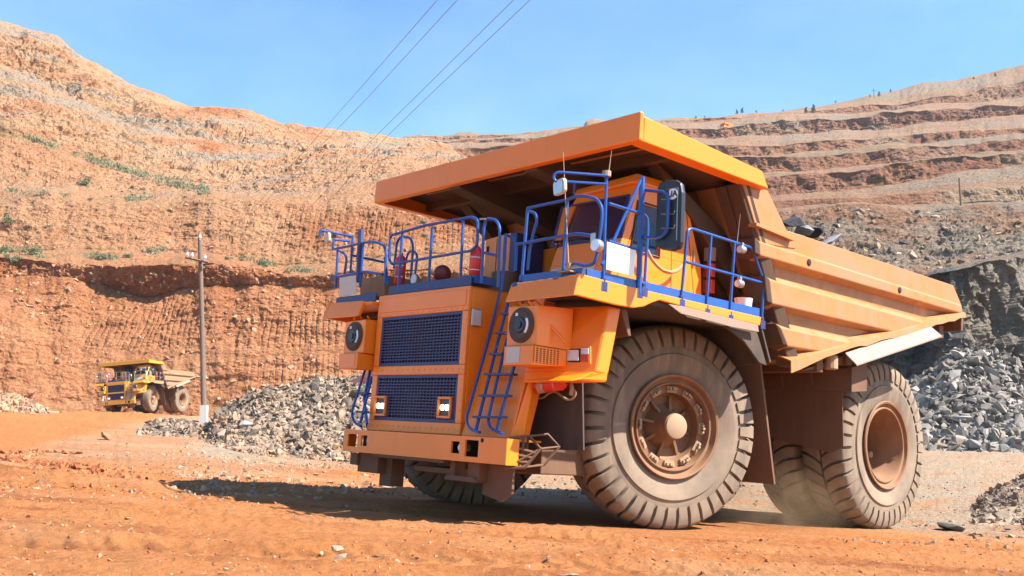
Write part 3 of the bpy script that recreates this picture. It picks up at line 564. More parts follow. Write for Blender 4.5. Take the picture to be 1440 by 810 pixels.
# debris on the walls: angular blocks lying on the benches and slopes
def wall_stones(V, u, n, ulo, uhi, rlo, rhi, smin, smax, mat, power=3.0):
    c = rng.integers(np.searchsorted(u, ulo), min(np.searchsorted(u, uhi), V.shape[1] - 1), n); r = rng.integers(int(rlo * V.shape[0]), int(rhi * V.shape[0]) - 1, n)
    p = V[r, c]; s = smin * (smax / smin) ** (rng.uniform(0, 1, n) ** power); k = fbm(p[:, 0] / 6, p[:, 1] / 6, p[:, 2] / 6, 3, 88) + rng.uniform(-.4, .4, n) > 0
    scatter("wall_debris", p[k], s[k], M[mat], rng.uniform(0, 1, k.sum()))
wall_stones(WL_V, WL_u, 16000, -40, 680, .02, .95, .08, .62, 'rock_wall', 3.0)
wall_stones(WR_V, WR_u, 2500, 1060, 1500, .05, .30, .2, 1.3, 'rock_grey', 3.2)
def on_wall(V, u, pu, pv):                                           # wall vertex seen at a pixel
    c = int(np.clip(np.searchsorted(u, pu), 0, len(u) - 1)); q = (V[:, c] - CAMP) @ C2W
    vv = 405 + FPX * q[:, 1] / q[:, 2]; return V[int(np.argmin(np.abs(vv - pv))), c]

def gD(u, v):                                                       # distance where the ground is seen at a pixel
    Ds = np.linspace(4, 90, 900); x = (u - 720) / FPX * Ds; z = ground_z(x, Ds, False); vv = HORIZON + FPX * (CAMZ - z) / Ds
    return float(Ds[np.argmin(np.abs(vv - v))])
M['clod'] = rock_mat('soil_clods', [(0.30, 0.085, 0.026), (0.46, 0.15, 0.045), (0.56, 0.21, 0.075), (0.60, 0.28, 0.12), (0.38, 0.11, 0.035)])
ground_stones("soil_clods", 26000, -60, 1500, 685, 830, .006, .045, 'clod', 3.2)
ground_stones("soil_clods", 5000, -60, 700, 640, 690, .015, .09, 'clod', 3.0)
pp = []
for path in ([(14, 641), (40, 649), (90, 657), (130, 663), (175, 670)], [(22, 637), (60, 632), (110, 634)], [(60, 655), (120, 668), (210, 676)]):
    W_ = [np.array([(u - 720) / FPX * gD(u, v), gD(u, v)]) for u, v in path]
    for q_, r_ in zip(W_[:-1], W_[1:]):
        n_ = 230; t_ = rng.uniform(0, 1, (n_, 1)); pp.append(q_ + (r_ - q_) * t_ + rng.normal(0, .22, (n_, 2)))
pp = np.concatenate(pp); ss = .03 * 5 ** (rng.uniform(0, 1, len(pp)) ** 2); scatter("soil_clods", np.stack([pp[:, 0], pp[:, 1], ground_z(pp[:, 0], pp[:, 1]) + ss * .1], -1), ss, M['clod'], rng.uniform(0, .6, len(pp)))
# ================================================================== HAUL TRUCK (truck frame: x forward, y left, z up, origin under the front axle)
def arr(p, d): return tuple(np.array(p, float) + np.array(d, float))
def rivets(mb, pts, r, ax, h=.012, mi=0):
    for p in pts: mb.cyl(p, arr(p, np.array(ax) * h), r, 6, mi)

def make_tyre(width=.86, R=1.53, nl=40, parent=None, seed=0):
    """axis along +Y, outer side at +Y; wide earthmover lugs"""
    h = width / 2; mb = MB(); base = R - .125
    prof = [(-h+.06,.74),(-h+.035,.80),(-h+.0,.92),(-h-.02,1.05),(-h-.022,1.075),(-h+.004,1.09),(-h+.006,1.13),(-h+.02,1.22),(-h+.045,1.28),(-h+.085,1.36),(-h+.15,base),(0,base+.01),(h-.15,base),(h-.085,1.36),(h-.045,1.28),(h-.02,1.22),(h-.006,1.13),(h-.004,1.09),(h+.022,1.075),(h+.02,1.05),(h,.92),(h-.035,.80),(h-.06,.74)]
    mb.lathe(prof, 96)
    st = [(h+.012,1.185,0),(h+.010,1.32,0),(h-.02,R-.085,0),(h-.045,R-.05,0),(h-.16,R-.005,.012),(h-.30,R,.055),(.02,R+.002,.105)]
    inn = [(h-.03,1.19),(h-.10,1.29),(h-.13,1.36),(h-.15,base-.02),(h-.19,base-.02),(h-.30,base-.02),(.02,base-.02)]
    pitch = 2 * math.pi / nl
    for side in (1, -1):
        for k in range(nl):
            a0 = k * pitch + (pitch / 2 if side < 0 else 0); wd = pitch * .385; vs = []
            for (y, r, ph), (yi, ri) in zip(st, inn):
                w = wd * (1.0 if r > 1.35 else .93)
                for (yy, rr, s) in ((y, r, -1), (y, r, 1), (yi, ri, 1.05), (yi, ri, -1.05)):
                    a = a0 + ph * 1.0 + s * w; vs.append((rr * math.sin(a), side * yy, rr * math.cos(a)))
            n = len(st); fs = []
            for i in range(n - 1):
                for j in range(4):
                    fs.append((i*4+j, i*4+(j+1)%4, (i+1)*4+(j+1)%4, (i+1)*4+j))
            fs += [(0,1,2,3), tuple((n-1)*4+j for j in (3,2,1,0))]
            mb.add(vs, fs)
    return mb.build('tyre', 'tyre', parent, smooth=True)

def make_front_wheel(parent, loc, rotz):
    w = MB(); h = .43
    # rim: flange, gutter, inner cone, bolt ring
    w.lathe([(h-.40,.70),(h-.05,.745),(h+.015,.78),(h+.03,.765),(h+.02,.735),(h-.02,.715),(h-.05,.70),(h-.06,.665),(h-.02,.655),(h-.02,.635),(h-.09,.615),(h-.14,.61),(h-.14,.505),(h-.30,.49),(h-.34,.45),(h-.37,.20)], 64)
    o = w.build('wheel', 'rim', parent, smooth=True); o.location = loc; o.rotation_euler = (0, 0, rotz)
    make_tyre(parent=o)
    hb = MB(); hb.lathe([(h-.38,.34),(h-.30,.30),(h-.16,.215),(h-.06,.205),(h-.055,.20),(h+.02,.195),(h+.03,.18),(h+.03,0)], 40)
    for k in range(8):
        a = k * math.pi / 4 + .2; ca, sa = math.cos(a), math.sin(a)
        pr = [(.17, h-.18), (.49, h-.30), (.49, h-.37), (.17, h-.37)]
        q = [(r*ca, y, r*sa) for r, y in pr]; hb.prism([arr(p, (-sa*.022, 0, ca*.022)) for p in q], (sa*.044, 0, -ca*.044))
    hb.build('hub', 'rim', o, smooth=True)
    cp_ = MB(); cp_.lathe([(h+.028,.185),(h+.05,.18),(h+.055,.17),(h+.055,0)], 32); cp_.build('hub_cap', 'hub', o, smooth=True)
    sm = MB()
    for k in range(12):
        a = 2 * math.pi * k / 12
        for dd in (-.09, 0, .09):
            p = (.56*math.sin(a+dd), h-.14, .56*math.cos(a+dd)); sm.cyl(p, arr(p, (0, .075 + .02*(dd == 0), 0)), .022, 6); sm.cyl(p, arr(p, (0, .035, 0)), .04, 6)
        t = [( (.51+.095*i)*math.sin(a+j*.155), h-.14, (.51+.095*i)*math.cos(a+j*.155)) for i, j in ((0,-1),(1,-1),(1,1),(0,1))]
        sm.prism(t, (0, .028, 0))
    sm.build('wheel_clamp', 'hub', o)
    return o
def make_rear_wheel(parent, loc, outer=True):
    w = MB(); h = .43; d = -.42
    w.lathe([(-h+.02,.76),(h-.05,.755),(h+.015,.80),(h+.03,.785),(h+.02,.75),(h-.03,.735),(h-.045,.70),(h-.02,.675),(h-.02,.655),(h-.06,.635),(h-.25,.625),(h-.29,.60),(d,.585),(d,.40),(d-.02,.36),(d-.02,.0)], 64)
    o = w.build('wheel', 'rim', parent, smooth=True); o.location = loc
    make_tyre(parent=o)
    if outer:
        hb = MB(); hb.lathe([(d-.02,.34),(d+.06,.33),(d+.08,.27),(d+.2,.24),(d+.24,.20),(d+.24,0)], 36)
        for k in range(14):
            a = 2*math.pi*k/14; p = (.47*math.sin(a), d, .47*math.cos(a)); hb.cyl(p, arr(p, (0, .06, 0)), .03, 6)
        hb.build('hub', 'rim', o, smooth=True)
        vt = MB(); p = (-.40, d+.0, -.18); vt.cyl(p, arr(p, (0, .34, 0)), .06, 12); vt.build('valve', 'hub', o)
    return o

def body_poly(px, y): return [T(u, v, 1, y) for u, v in px]

def build_truck(scheme):
    """scheme: names of the materials used for paint, body, rails; detail parts as seen on the near truck"""
    O, BD, RL = scheme['paint'], scheme['body'], scheme['rail']
    t = empty('dump_truck'); near = scheme['near']
    part = lambda mb, name, mat, bev=.012, smooth=False, parent=None: mb.build(name, mat, parent or t, bevel=bev, smooth=smooth)
    def railing(paths, r=.022, name='handrail', mat=None):
        mb = MB()
        for p in paths: mb.tube(p, r, 8)
        return mb.build(name, mat or RL, t, smooth=True)
    def px_path(pts, ax, val, rr=.08): return round_path([T(u, v, ax, val) for u, v in pts], rr)
    # ---------------------------------------------------------------- wheels
    make_front_wheel(t, (0.03, 1.66, 1.50), scheme['steer']); fr = make_front_wheel(t, (0.15, -2.75, 1.47), scheme['steer']); fr.rotation_euler[2] += math.pi
    for y in (2.03, 1.05): make_rear_wheel(t, (-5.41, y, 1.50), y > 2)
    for y in (-2.80, -1.82):
        o = make_rear_wheel(t, (-5.41, y, 1.50), y < -2.5); o.rotation_euler[2] = math.pi
    # ---------------------------------------------------------------- chassis
    f = MB()
    for s in (1, -1):
        f.hexa([(2.9,s*.62,1.15),(2.9,s*.95,1.15),(-6.6,s*.95,1.5),(-6.6,s*.62,1.5)], [(2.9,s*.62,1.75),(2.9,s*.95,1.75),(-6.6,s*.95,2.15),(-6.6,s*.62,2.15)])
    f.box(2.2, 2.9, -1.2, 1.2, .95, 1.5); f.box(-3.1, -2.5, -1.2, 1.2, 1.5, 2.2); f.box(-6.4, -5.9, -1.0, 1.0, 1.6, 2.2); f.box(-1.6, 1.8, -.55, .55, 1.3, 2.3)
    f.cyl((-5.41,-2.3,1.5), (-5.41,1.5,1.5), .48, 24); f.cyl((.03,-2.15,1.42), (.03,1.35,1.42), .26, 16)
    f.box(-.35, .4, -1.3, 1.3, 1.35, 1.65); f.box(-2.4, -.9, 1.0, 1.9, 1.35, 2.25); f.box(-2.4, -.9, -1.9, -1.0, 1.35, 2.25)
    f.box(1.6, 2.2, -.9, .9, .68, .85); f.box(1.2, 2.26, .2, 1.45, .70, 1.30); f.box(2.26, 2.9, .2, 1.15, .74, 1.1)
    part(f, 'chassis', 'frame', .02)
    for s in (1, -1):
        c = MB(); c.cyl((.05, s*1.15, 1.4), (-.05, s*1.05, 2.9), .17, 18); c.cyl((.0, s*1.1, 2.0), (-.05, s*1.05, 3.0), .23, 18); part(c, 'suspension_strut', 'frame', 0, True)
        h = MB(); h.cyl((-2.2, s*.95, 1.7), (-2.9, s*.95, 3.2), .15, 16); h.cyl((-2.2, s*.95, 1.7), (-2.6, s*.95, 2.6), .2, 16); part(h, 'hoist_cylinder', 'frame', 0, True)
    # ---------------------------------------------------------------- dump body
    ys = 2.83
    fw_t, fw_b = (-.25, 5.2), (-1.75, 2.62)                          # front wall line (x, z)
    b = MB()
    for s in (1, -1):                                                # side walls
        w = [(-.25,s*ys,5.2),(-1.75,s*ys,2.62),(-7.36,s*ys,4.05),(-6.94,s*ys,4.60),(-1.25,s*ys,4.60),(-.55,s*ys,5.2)]
        b.prism(w, (0, -s*.10, 0))
    b.prism([(-.25,-ys,5.2),(-1.75,-ys,2.62),(-1.95,-ys,2.72),(-.50,-ys,5.22)], (0, 2*ys, 0))     # front wall
    b.prism([(-1.76,-ys,2.60),(-7.40,-ys,4.03),(-7.40,-ys,4.13),(-1.86,-ys,2.76)], (0, 2*ys, 0))  # floor
    body = part(b, 'dump_body', BD, .015)
    # upper side plate that closes the step under the canopy, and the plate above the first rib
    for s in (1, -1):
        u = MB(); y0 = s * 2.97
        P = [T(1045,258,1,2.97), T(1080,268,1,2.97), T(1119,350,1,2.97), T(1070,342,1,2.97)]; P = [(p[0], y0, p[2]) for p in P]
        u.prism(P, (0, -s*.14, 0))
        Q = [T(1070,341,1,2.96), T(1119,350,1,2.96), T(1111,325,1,2.96), T(1341,401,1,2.96), T(1353,430,1,2.96)]
        Q = [(p[0], s*2.955, p[2]) for p in (Q[0], Q[2], Q[3], Q[4])]; u.prism(Q, (0, -s*.12, 0))
        part(u, 'side_plate', BD, .012, parent=body)
        sl = MB(); A, Bq = T(1060,315,1,3.0), T(1113,335,1,3.0)
        sl.hexa([(A[0],s*2.9,A[2]-.03),(A[0],s*3.05,A[2]-.03),(Bq[0],s*3.05,Bq[2]-.05),(Bq[0],s*2.9,Bq[2]-.05)], [(A[0],s*2.9,A[2]+.02),(A[0],s*3.05,A[2]+.02),(Bq[0],s*3.05,Bq[2]+.02),(Bq[0],s*2.9,Bq[2]+.02)])
        part(sl, 'ledge', BD, .006, parent=body)
        ribs = [((1068,340),(1069,359),(1353,430),(1354,441)), ((1082,393),(1086,427),(1308,456),(1262,468)), ((1097,460),(1108,487),(1209,485),(1171,497))]
        for tl, bl, tr, br in ribs:
            m = MB(); q = [T(*p, 1, 3.0) for p in (tl, bl, br, tr)]
            o_ = [(p[0], s*3.0, p[2]) for p in q]; dz = [.13, -.07, -.07, .13]
            i_ = [(p[0], s*2.80, p[2] + d) for p, d in zip(q, dz)]
            m.hexa(o_, i_); part(m, 'side_rib', BD, .02, parent=body)
            e = MB(); a0, a1 = np.array(q[0]), np.array(q[1]); e.hexa([(a0[0]+.10,s*2.98,a0[2]+.05),(a0[0],s*3.005,a0[2]),(a1[0],s*3.005,a1[2]),(a1[0]+.10,s*2.98,a1[2]+.02)], [(a0[0]+.10,s*2.6,a0[2]+.05),(a0[0],s*2.8,a0[2]+.1),(a1[0],s*2.8,a1[2]-.06),(a1[0]+.10,s*2.6,a1[2])])
            part(e, 'rib_cap', 'under', .01, parent=body)
        for hu, hv in ((1137.5,369), (1265,408)):
            hm = MB(); p = T(hu, hv, 1, 3.0); hm.cyl((p[0], s*2.99, p[2]), (p[0], s*3.012, p[2]), .055, 14); hm.cyl((p[0]+.005, s*2.99, p[2]), (p[0]+.005, s*3.018, p[2]), .04, 14); part(hm, 'lifting_hole', 'dark', 0, parent=body)
        lg = MB(); a0, a1 = T(1110,508,1,3.02), T(1356,441,1,3.02); k = 24; rngl = np.random.default_rng(5); top, bot, ti = [], [], []
        for i in range(k + 1):
            w_ = i / k; x = a0[0] + (a1[0]-a0[0])*w_; z = a0[2] + (a1[2]-a0[2])*w_
            dz = -.05 - (.10 * max(0, 1 - w_*4)) - rngl.uniform(0, .04)
            top.append((x, s*2.82, z+.10)); ti.append((x, s*3.05, z+.01)); bot.append((x, s*3.06, z+dz))
        lg.add(top + ti + bot, [(i, i+1, k+1+i+1, k+1+i) for i in range(k)] + [(k+1+i, k+2+i, 2*k+3+i, 2*k+2+i) for i in range(k)])
        o = part(lg, 'floor_edge', BD, 0, parent=body); so_ = o.modifiers.new("solid", 'SOLIDIFY'); so_.thickness = .025
        g = MB(); q = [T(1188.6,496,1,3.03), T(1306.7,457,1,3.03), T(1324.7,472,1,3.22), T(1205,512.5,1,3.22)]; q = [(p[0], s*p[1], p[2]) for p in q]
        g.prism(q, (0, 0, -.03)); part(g, 'rock_guard', 'guard', .006, parent=body)
    # tail plates and floor beams under the tail
    m = MB(); m.hexa([(-7.38,-2.9,3.80),(-7.30,-2.9,3.80),(-7.30,2.98,3.80),(-7.38,2.98,3.80)], [(-7.42,-2.9,4.05),(-7.30,-2.9,4.05),(-7.30,2.98,4.05),(-7.42,2.98,4.05)])
    for x, z in ((-6.75, 3.6), (-6.1, 3.45), (-5.2, 3.22), (-4.3, 2.98), (-3.4, 2.75), (-2.5, 2.55)):
        m.box(x-.09, x+.09, -2.85, 2.85, z, z+.24)
    for s in (1, -1): m.hexa([(-1.9,s*.55,2.15),(-1.9,s*.85,2.15),(-6.9,s*.85,3.45),(-6.9,s*.55,3.45)], [(-1.9,s*.55,2.7),(-1.9,s*.85,2.7),(-6.9,s*.85,3.9),(-6.9,s*.55,3.9)])
    part(m, 'floor_beam', 'frame', .012, parent=body)
    fwm = MB()                                                       # ribs on the front wall, under the canopy
    for y in (-2.6, -1.7, -.8, .1, 1.0, 1.9, 2.6):
        fwm.hexa([(-.25,y-.09,5.2),(-.25,y+.09,5.2),(-.02,y+.09,5.12),(-.02,y-.09,5.12)], [(-1.75,y-.09,2.7),(-1.75,y+.09,2.7),(-1.58,y+.09,2.66),(-1.58,y-.09,2.66)])
    part(fwm, 'front_wall_rib', 'under', .012, parent=body)
    for s in (1, -1):                                                # raked corner posts
        rk = MB()
        rk.hexa([(-.22,s*2.70,5.2),(-.22,s*2.99,5.2),(-.05,s*2.93,5.14),(-.05,s*2.70,5.14)], [(-1.74,s*2.70,2.55),(-1.74,s*2.99,2.55),(-1.50,s*2.93,2.55),(-1.50,s*2.70,2.55)])
        part(rk, 'corner_post', 'under', .015, parent=body)
    # ---------------------------------------------------------------- canopy
    c = MB(); x1 = 2.39
    c.hexa([(-.48,-3.06,5.20),(2.34,-3.06,5.43),(2.34,3.06,5.43),(-.48,3.06,5.20)], [(-.48,-3.06,5.28),(2.34,-3.06,5.51),(2.34,3.06,5.51),(-.48,3.06,5.28)])
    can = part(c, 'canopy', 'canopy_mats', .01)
    lp = MB(); lp.hexa([(x1-.10,-3.1,5.14),(x1,-3.1,5.16),(x1,3.1,5.16),(x1-.10,3.1,5.14)], [(x1-.08,-3.1,5.555),(x1-.01,-3.1,5.555),(x1-.01,3.1,5.555),(x1-.08,3.1,5.555)])
    part(lp, 'canopy_lip', O, .02, parent=can)
    for s in (1, -1):
        sl = MB(); sl.hexa([(2.30,s*3.03,5.15),(2.30,s*3.10,5.15),(-.58,s*3.10,5.14),(-.58,s*3.03,5.14)], [(2.30,s*3.03,5.50),(2.30,s*3.10,5.50),(-.40,s*3.10,5.38),(-.40,s*3.03,5.38)])
        sl.hexa([(2.30,s*2.9,5.13),(2.30,s*3.095,5.145),(-.56,s*3.095,5.14),(-.56,s*2.9,5.12)], [(2.30,s*2.9,5.16),(2.30,s*3.03,5.17),(-.56,s*3.03,5.16),(-.56,s*2.9,5.15)])
        part(sl, 'canopy_side_lip', O, .018, parent=can)
    bm_ = MB()
    for s in (1, -1):
        bm_.hexa([(2.3,s*.9-.14,5.10),(2.3,s*.9+.14,5.10),(-.3,s*1.05+.2,4.75),(-.3,s*1.05-.2,4.75)], [(2.3,s*.9-.14,5.46),(2.3,s*.9+.14,5.46),(-.3,s*1.05+.2,5.25),(-.3,s*1.05-.2,5.25)])
        bm_.hexa([(.9,s*2.2-.12,5.12),(.9,s*2.2+.12,5.12),(-1.1,s*2.2+.12,3.6),(-1.1,s*2.2-.12,3.6)], [(1.1,s*2.2-.12,5.3),(1.1,s*2.2+.12,5.3),(-.7,s*2.2+.12,4.5),(-.7,s*2.2-.12,4.5)])
    bm_.box(1.2, 1.32, -3.0, 3.0, 5.22, 5.36)
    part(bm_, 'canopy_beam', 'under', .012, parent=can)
    pipe = MB(); pipe.tube([(1.75,-2.4,5.36),(1.7,-.9,5.36),(1.6,2.6,5.34)], .02, 6); pipe.cyl((2.1,-2.75,5.28),(2.1,-2.75,5.36),.07,12); pipe.box(1.55,1.85,-1.1,-.8,5.3,5.38)
    part(pipe, 'canopy_pipe', 'body', 0, parent=can)
    # ---------------------------------------------------------------- hood with radiator grilles
    yl, yr, xg = -1.642, .637, 3.085; z0, z1 = 1.165, 3.285
    h = MB(); tk = .06
    def fp(u, v, d=0): p = T(u, v, 0, xg); return (p[0] + d, p[1], p[2])
    Yg0, Yg1 = yl + .13, yr - .13; g1t, g1b = 2.93, 2.16; g2t, g2b = 2.02, 1.33
    for (a, b_, c_, d_) in ((yl, yr, g1t, z1), (yl, yr, g2t, g1b), (yl, yr, z0, g2b), (yl, Yg0, g1b, g1t), (Yg1, yr, g1b, g1t), (yl, Yg0, g2b, g2t), (Yg1, yr, g2b, g2t)):
        h.box(xg - tk, xg, a + (.0005 if a == yl else 0), b_, c_, d_)
    h.prism([(xg-tk,yr,z0),(xg-tk,yr,z1),(1.2,yr,z1+.05),(1.2,yr,z0)], (0,-.03,0)); h.prism([(xg-tk,yl,z0),(xg-tk,yl,z1),(1.2,yl,z1+.05),(1.2,yl,z0)], (0,.03,0))
    h.hexa([(xg-tk,yl,z1-.04),(xg-tk,yr,z1-.04),(1.2,yr,z1-.0),(1.2,yl,z1-.0)], [(xg-tk,yl,z1),(xg-tk,yr,z1),(1.2,yr,z1+.05),(1.2,yl,z1+.05)])
    hood = part(h, 'hood', O, .012)
    tp = MB(); tp.box(xg-.005, xg+.012, yl+.05, yr-.06, 3.0, 3.24); part(tp, 'hood_panel', O, .02, parent=hood)
    bk = MB(); bk.box(xg-.30, xg-.26, yl+.08, yr-.08, z0+.1, z1-.1); part(bk, 'radiator_core', 'core', 0, parent=hood)
    for zt, zb in ((g1t, g1b), (g2t, g2b)):
        gfr = MB(); e = .05
        for a, b_, c_, d_ in ((Yg0, Yg1, zt-e, zt), (Yg0, Yg1, zb, zb+e), (Yg0, Yg0+e, zb+e, zt-e), (Yg1-e, Yg1, zb+e, zt-e)): gfr.box(xg-.05, xg-.012, a, b_, c_, d_)
        if zb == g2b:
            gfr.box(xg-.05, xg-.010, Yg0+e, Yg0+.36, zb+e, zb+.36); gfr.box(xg-.05, xg-.010, Yg1-.44, Yg1-e, zb+e, zb+.36)
        gr_ = part(gfr, 'radiator_grille', 'navy', .006, parent=hood)
        lat = MB(); nb, nh = 25, 15 if zt == g1t else 13; W_, H_ = Yg1 - Yg0 - 2*e, zt - zb - 2*e
        for i in range(1, nb): y = Yg0 + e + W_*i/nb; lat.box(xg-.046, xg-.030, y-.011, y+.011, zb+e, zt-e)
        for j in range(1, nh): z = zb + e + H_*j/nh; lat.box(xg-.030, xg-.016, Yg0+e, Yg1-e, z-.0095, z+.0095)
        part(lat, 'grille_bar', 'grille', 0, parent=gr_)
    bt = MB()
    for z in np.linspace(z0 + .06, z1 - .06, 15):
        for y in (yl + .045, yr - .045): bt.cyl((xg, y, z), (xg + .007, y, z), .011, 6)
    for y in np.linspace(yl + .12, yr - .12, 16):
        for z in (2.09, 2.965, 1.245): bt.cyl((xg, y, z), (xg + .008, y, z), .012, 6)
    tag(part(bt, 'panel_bolts', O, 0, parent=hood), kind='stuff')
    for yc in (Yg0 + .17, Yg1 - .24):
        zc = 1.545; lm = MB(); w_, h_ = .155, .155
        for a, b_, c_, d_ in ((-w_,w_,h_-.035,h_),(-w_,w_,-h_,-h_+.035),(-w_,-w_+.035,-h_+.035,h_-.035),(w_-.035,w_,-h_+.035,h_-.035)): lm.box(xg-.01, xg+.035, yc+a, yc+b_, zc+c_, zc+d_)
        hl = part(lm, 'headlight', O, .01, parent=hood)
        q = MB(); q.box(xg-.008, xg+.002, yc-.12, yc+.12, zc-.12, zc+.12); 
        part(q, 'lamp_back', 'black', 0, parent=hl)
        for dy in (-.05, .055):
            q = MB(); q.cyl((xg+.0, yc+dy, zc), (xg+.02, yc+dy, zc), .042, 14); part(q, 'lamp', 'lamp', 0, parent=hl)
    sq = MB(); p = T(668, 447, 1, yr); sq.box(p[0]-.09, p[0]+.09, yr, yr+.05, p[2]-.13, p[2]+.13); o = part(sq, 'marker_lamp', 'steel', .02, parent=hood)
    sq = MB(); sq.box(p[0]-.07, p[0]+.07, yr+.05, yr+.056, p[2]-.11, p[2]+.11); part(sq, 'lens', 'grey', .0, parent=o)
    # ---------------------------------------------------------------- bumper
    xb, bw, b0, b1 = 3.335, 1.923, .82, 1.158; m = MB()
    holes = [(-1.80,-1.53,.90,1.09), (-1.43,-1.27,.92,1.08), (.78,.96,.92,1.08), (1.08,1.36,.89,1.11)]
    ys_ = sorted({-bw, bw, *[q[0] for q in holes], *[q[1] for q in holes]})
    def dr(y): return -.03 * max(0, (y + 1.2)) * 0
    for a, b_ in zip(ys_[:-1], ys_[1:]):
        hit = [q for q in holes if abs(q[0]-a) < 1e-6]
        if hit: q = hit[0]; m.box(xb-.03, xb, a, b_, b0, q[2]); m.box(xb-.03, xb, a, b_, q[3], b1)
        else: m.box(xb-.03, xb, a, b_, b0, b1)
    m.box(3.12, xb-.03, -bw, bw, b1-.03, b1-.002); m.box(2.5, 3.12, -1.7, 1.68, b1-.03, b1-.002); m.box(3.12, xb-.03, -bw, -bw+.03, b0, b1-.03); m.box(3.12, xb-.03, bw-.03, bw, b0, b1-.03); m.box(3.12, xb-.03, -bw+.03, bw-.03, b0+.001, b0+.03)
    bump_ = part(m, 'bumper', O, 0)
    m = MB(); m.box(xb-.35, xb-.30, -bw+.1, bw-.1, b0+.04, b1-.04); part(m, 'bumper_back', 'dark', 0, parent=bump_)
    for y in (-1.31, .915): m = MB(); m.cyl((xb-.2, y, 1.0), (xb-.05, y, 1.0), .05, 12); part(m, 'tow_pin', 'steel', 0, parent=bump_)
    m = MB(); m.cyl((xb-.001, 1.43, 1.115), (xb+.004, 1.43, 1.115), .03, 12); part(m, 'bolt_hole', 'dark', 0, parent=bump_)
    m = MB(); m.hexa([(xb-.5,-1.1,b0-.05),(xb-.02,-1.1,b0-.05),(xb-.02,.6,b0-.05),(xb-.5,.6,b0-.05)], [(xb-.5,-1.1,b0),(xb-.01,-1.1,b0),(xb-.01,.6,b0),(xb-.5,.6,b0)])
    m.box(2.7, 3.15, -1.75, -1.2, .52, b0); m.box(2.9, 3.2, -1.9, -1.7, .62, .80); m.box(2.75, 3.0, -1.35, -1.05, .34, b0)
    m.hexa([(3.05,.55,.55),(3.25,.55,.55),(3.25,1.25,.55),(3.05,1.25,.55)], [(3.05,.6,.62),(3.25,.6,.62),(3.25,1.2,.62),(3.05,1.2,.62)])
    m.box(3.0, 3.2, .62, .72, .6, b0); m.box(3.0, 3.2, 1.0, 1.25, .58, b0); m.prism([(3.0,1.2,b0),(3.0,1.75,b0),(3.0,1.75,.45),(3.0,1.55,.33),(3.0,1.15,.40)], (.05, 0, 0)); m.box(2.5, 3.1, -.35, .55, .62, .70)
    part(m, 'tow_bracket', 'frame', .01, parent=bump_)
    # folding step basket beside the bumper
    m = MB(); A = [T(716,616,0,3.2), T(744,613,0,2.9), T(760,631,0,2.9), T(738,657,0,3.05), T(711,658,0,3.25)]
    Bq = [arr(p, (-.30, .04, .04)) for p in A]; m.tube([A[0],A[1],A[2],A[3],A[4]], .024, 6, closed=True); m.tube(Bq, .02, 6, closed=True)
    for a, b_ in zip(A, Bq): m.tube([a, b_], .014, 6)
    for w_ in (.25, .5, .75):
        p, q = np.array(A[4])*(1-w_)+np.array(A[0])*w_, np.array(A[3])*(1-w_)+np.array(A[2])*w_; m.tube([p, q], .019, 6)
        p, q = np.array(A[4])*(1-w_)+np.array(A[3])*w_, np.array(A[0])*(1-w_)+np.array(A[1])*w_; m.tube([p, q], .018, 6)
    m.tube([A[4], A[2]], .015, 6); part(m, 'step_basket', 'frame', 0, smooth=True)
    # ---------------------------------------------------------------- decks, visors, fenders
    for s in (1, -1):
        pl = [(814,384),(874,400),(960,420),(1071,446),(1069,458),(1000,441),(950,428),(928,422),(916,426),(906,431),(892,433),(868,429),(839,422),(807,414)]
        q = [T(u, v, 1, 2.95) for u, v in pl]; q = [(p[0], s*2.95, p[2]) for p in q]; d = MB(); d.prism(q, (0, -s*.06, 0))
        inner = .75 if s > 0 else 1.66
        d.hexa([(-.70,s*inner,3.14),(2.25,s*inner,3.14),(2.25,s*2.93,3.14),(-.70,s*2.93,3.14)], [(-.70,s*inner,3.19),(2.25,s*inner,3.19),(2.25,s*2.93,3.19),(-.70,s*2.93,3.19)])
        d.hexa([(2.25,s*1.66,3.14),(3.18,s*1.66,3.14),(3.18,s*2.93,3.14),(2.25,s*2.93,3.14)], [(2.25,s*1.66,3.19),(3.20,s*1.66,3.19),(3.20,s*2.93,3.19),(2.25,s*2.93,3.19)])
        dk = part(d, 'deck', O, .012)
        vi = 1.66 if s > 0 else 1.9
        v_ = MB(); v_.hexa([(3.30,s*vi,2.945),(3.30,s*2.95,2.955),(3.23,s*2.95,2.965),(3.23,s*vi,2.955)], [(3.20,s*vi,3.215),(3.215,s*2.95,3.235),(3.13,s*2.93,3.23),(3.13,s*vi,3.21)])
        part(v_, 'visor', O, .012, parent=dk)
        # toe boards
        tb = MB(); tb.box(-.70, 3.05, s*2.90 - .012, s*2.90 + .012, 3.20, 3.34); tb.box(3.09, 3.112, min(s*1.7, s*2.88), max(s*1.7, s*2.88), 3.20, 3.34); part(tb, 'toe_board', 'blue' if s > 0 else 'navy', .004, parent=dk)
        fl = MB(); q = [(940,427.5),(962,431),(1000,440.5),(1066,457),(1067.5,467),(1030,460),(985,448),(958,441)]; q = [T(u, v, 1, 3.0) for u, v in q]
        fl.prism([(p[0], s*3.0, p[2]) for p in q], (0, -s*.02, 0)); part(fl, 'fender_flange', 'guard', .006, parent=dk)
        wl = MB()
        wl.box(-.74, 2.35, min(s*1.15, s*1.2), max(s*1.15, s*1.2), 2.0, 3.13); wl.hexa([(-.75,s*1.2,3.13),(-.70,s*1.2,3.13),(-.70,s*2.94,3.05),(-.75,s*2.94,3.05)], [(-1.0,s*1.2,2.45),(-.95,s*1.2,2.45),(-.95,s*2.94,2.55),(-1.0,s*2.94,2.55)])
        wl.box(-.72, 2.6, min(s*1.2, s*2.86), max(s*1.2, s*2.86), 3.06, 3.13)
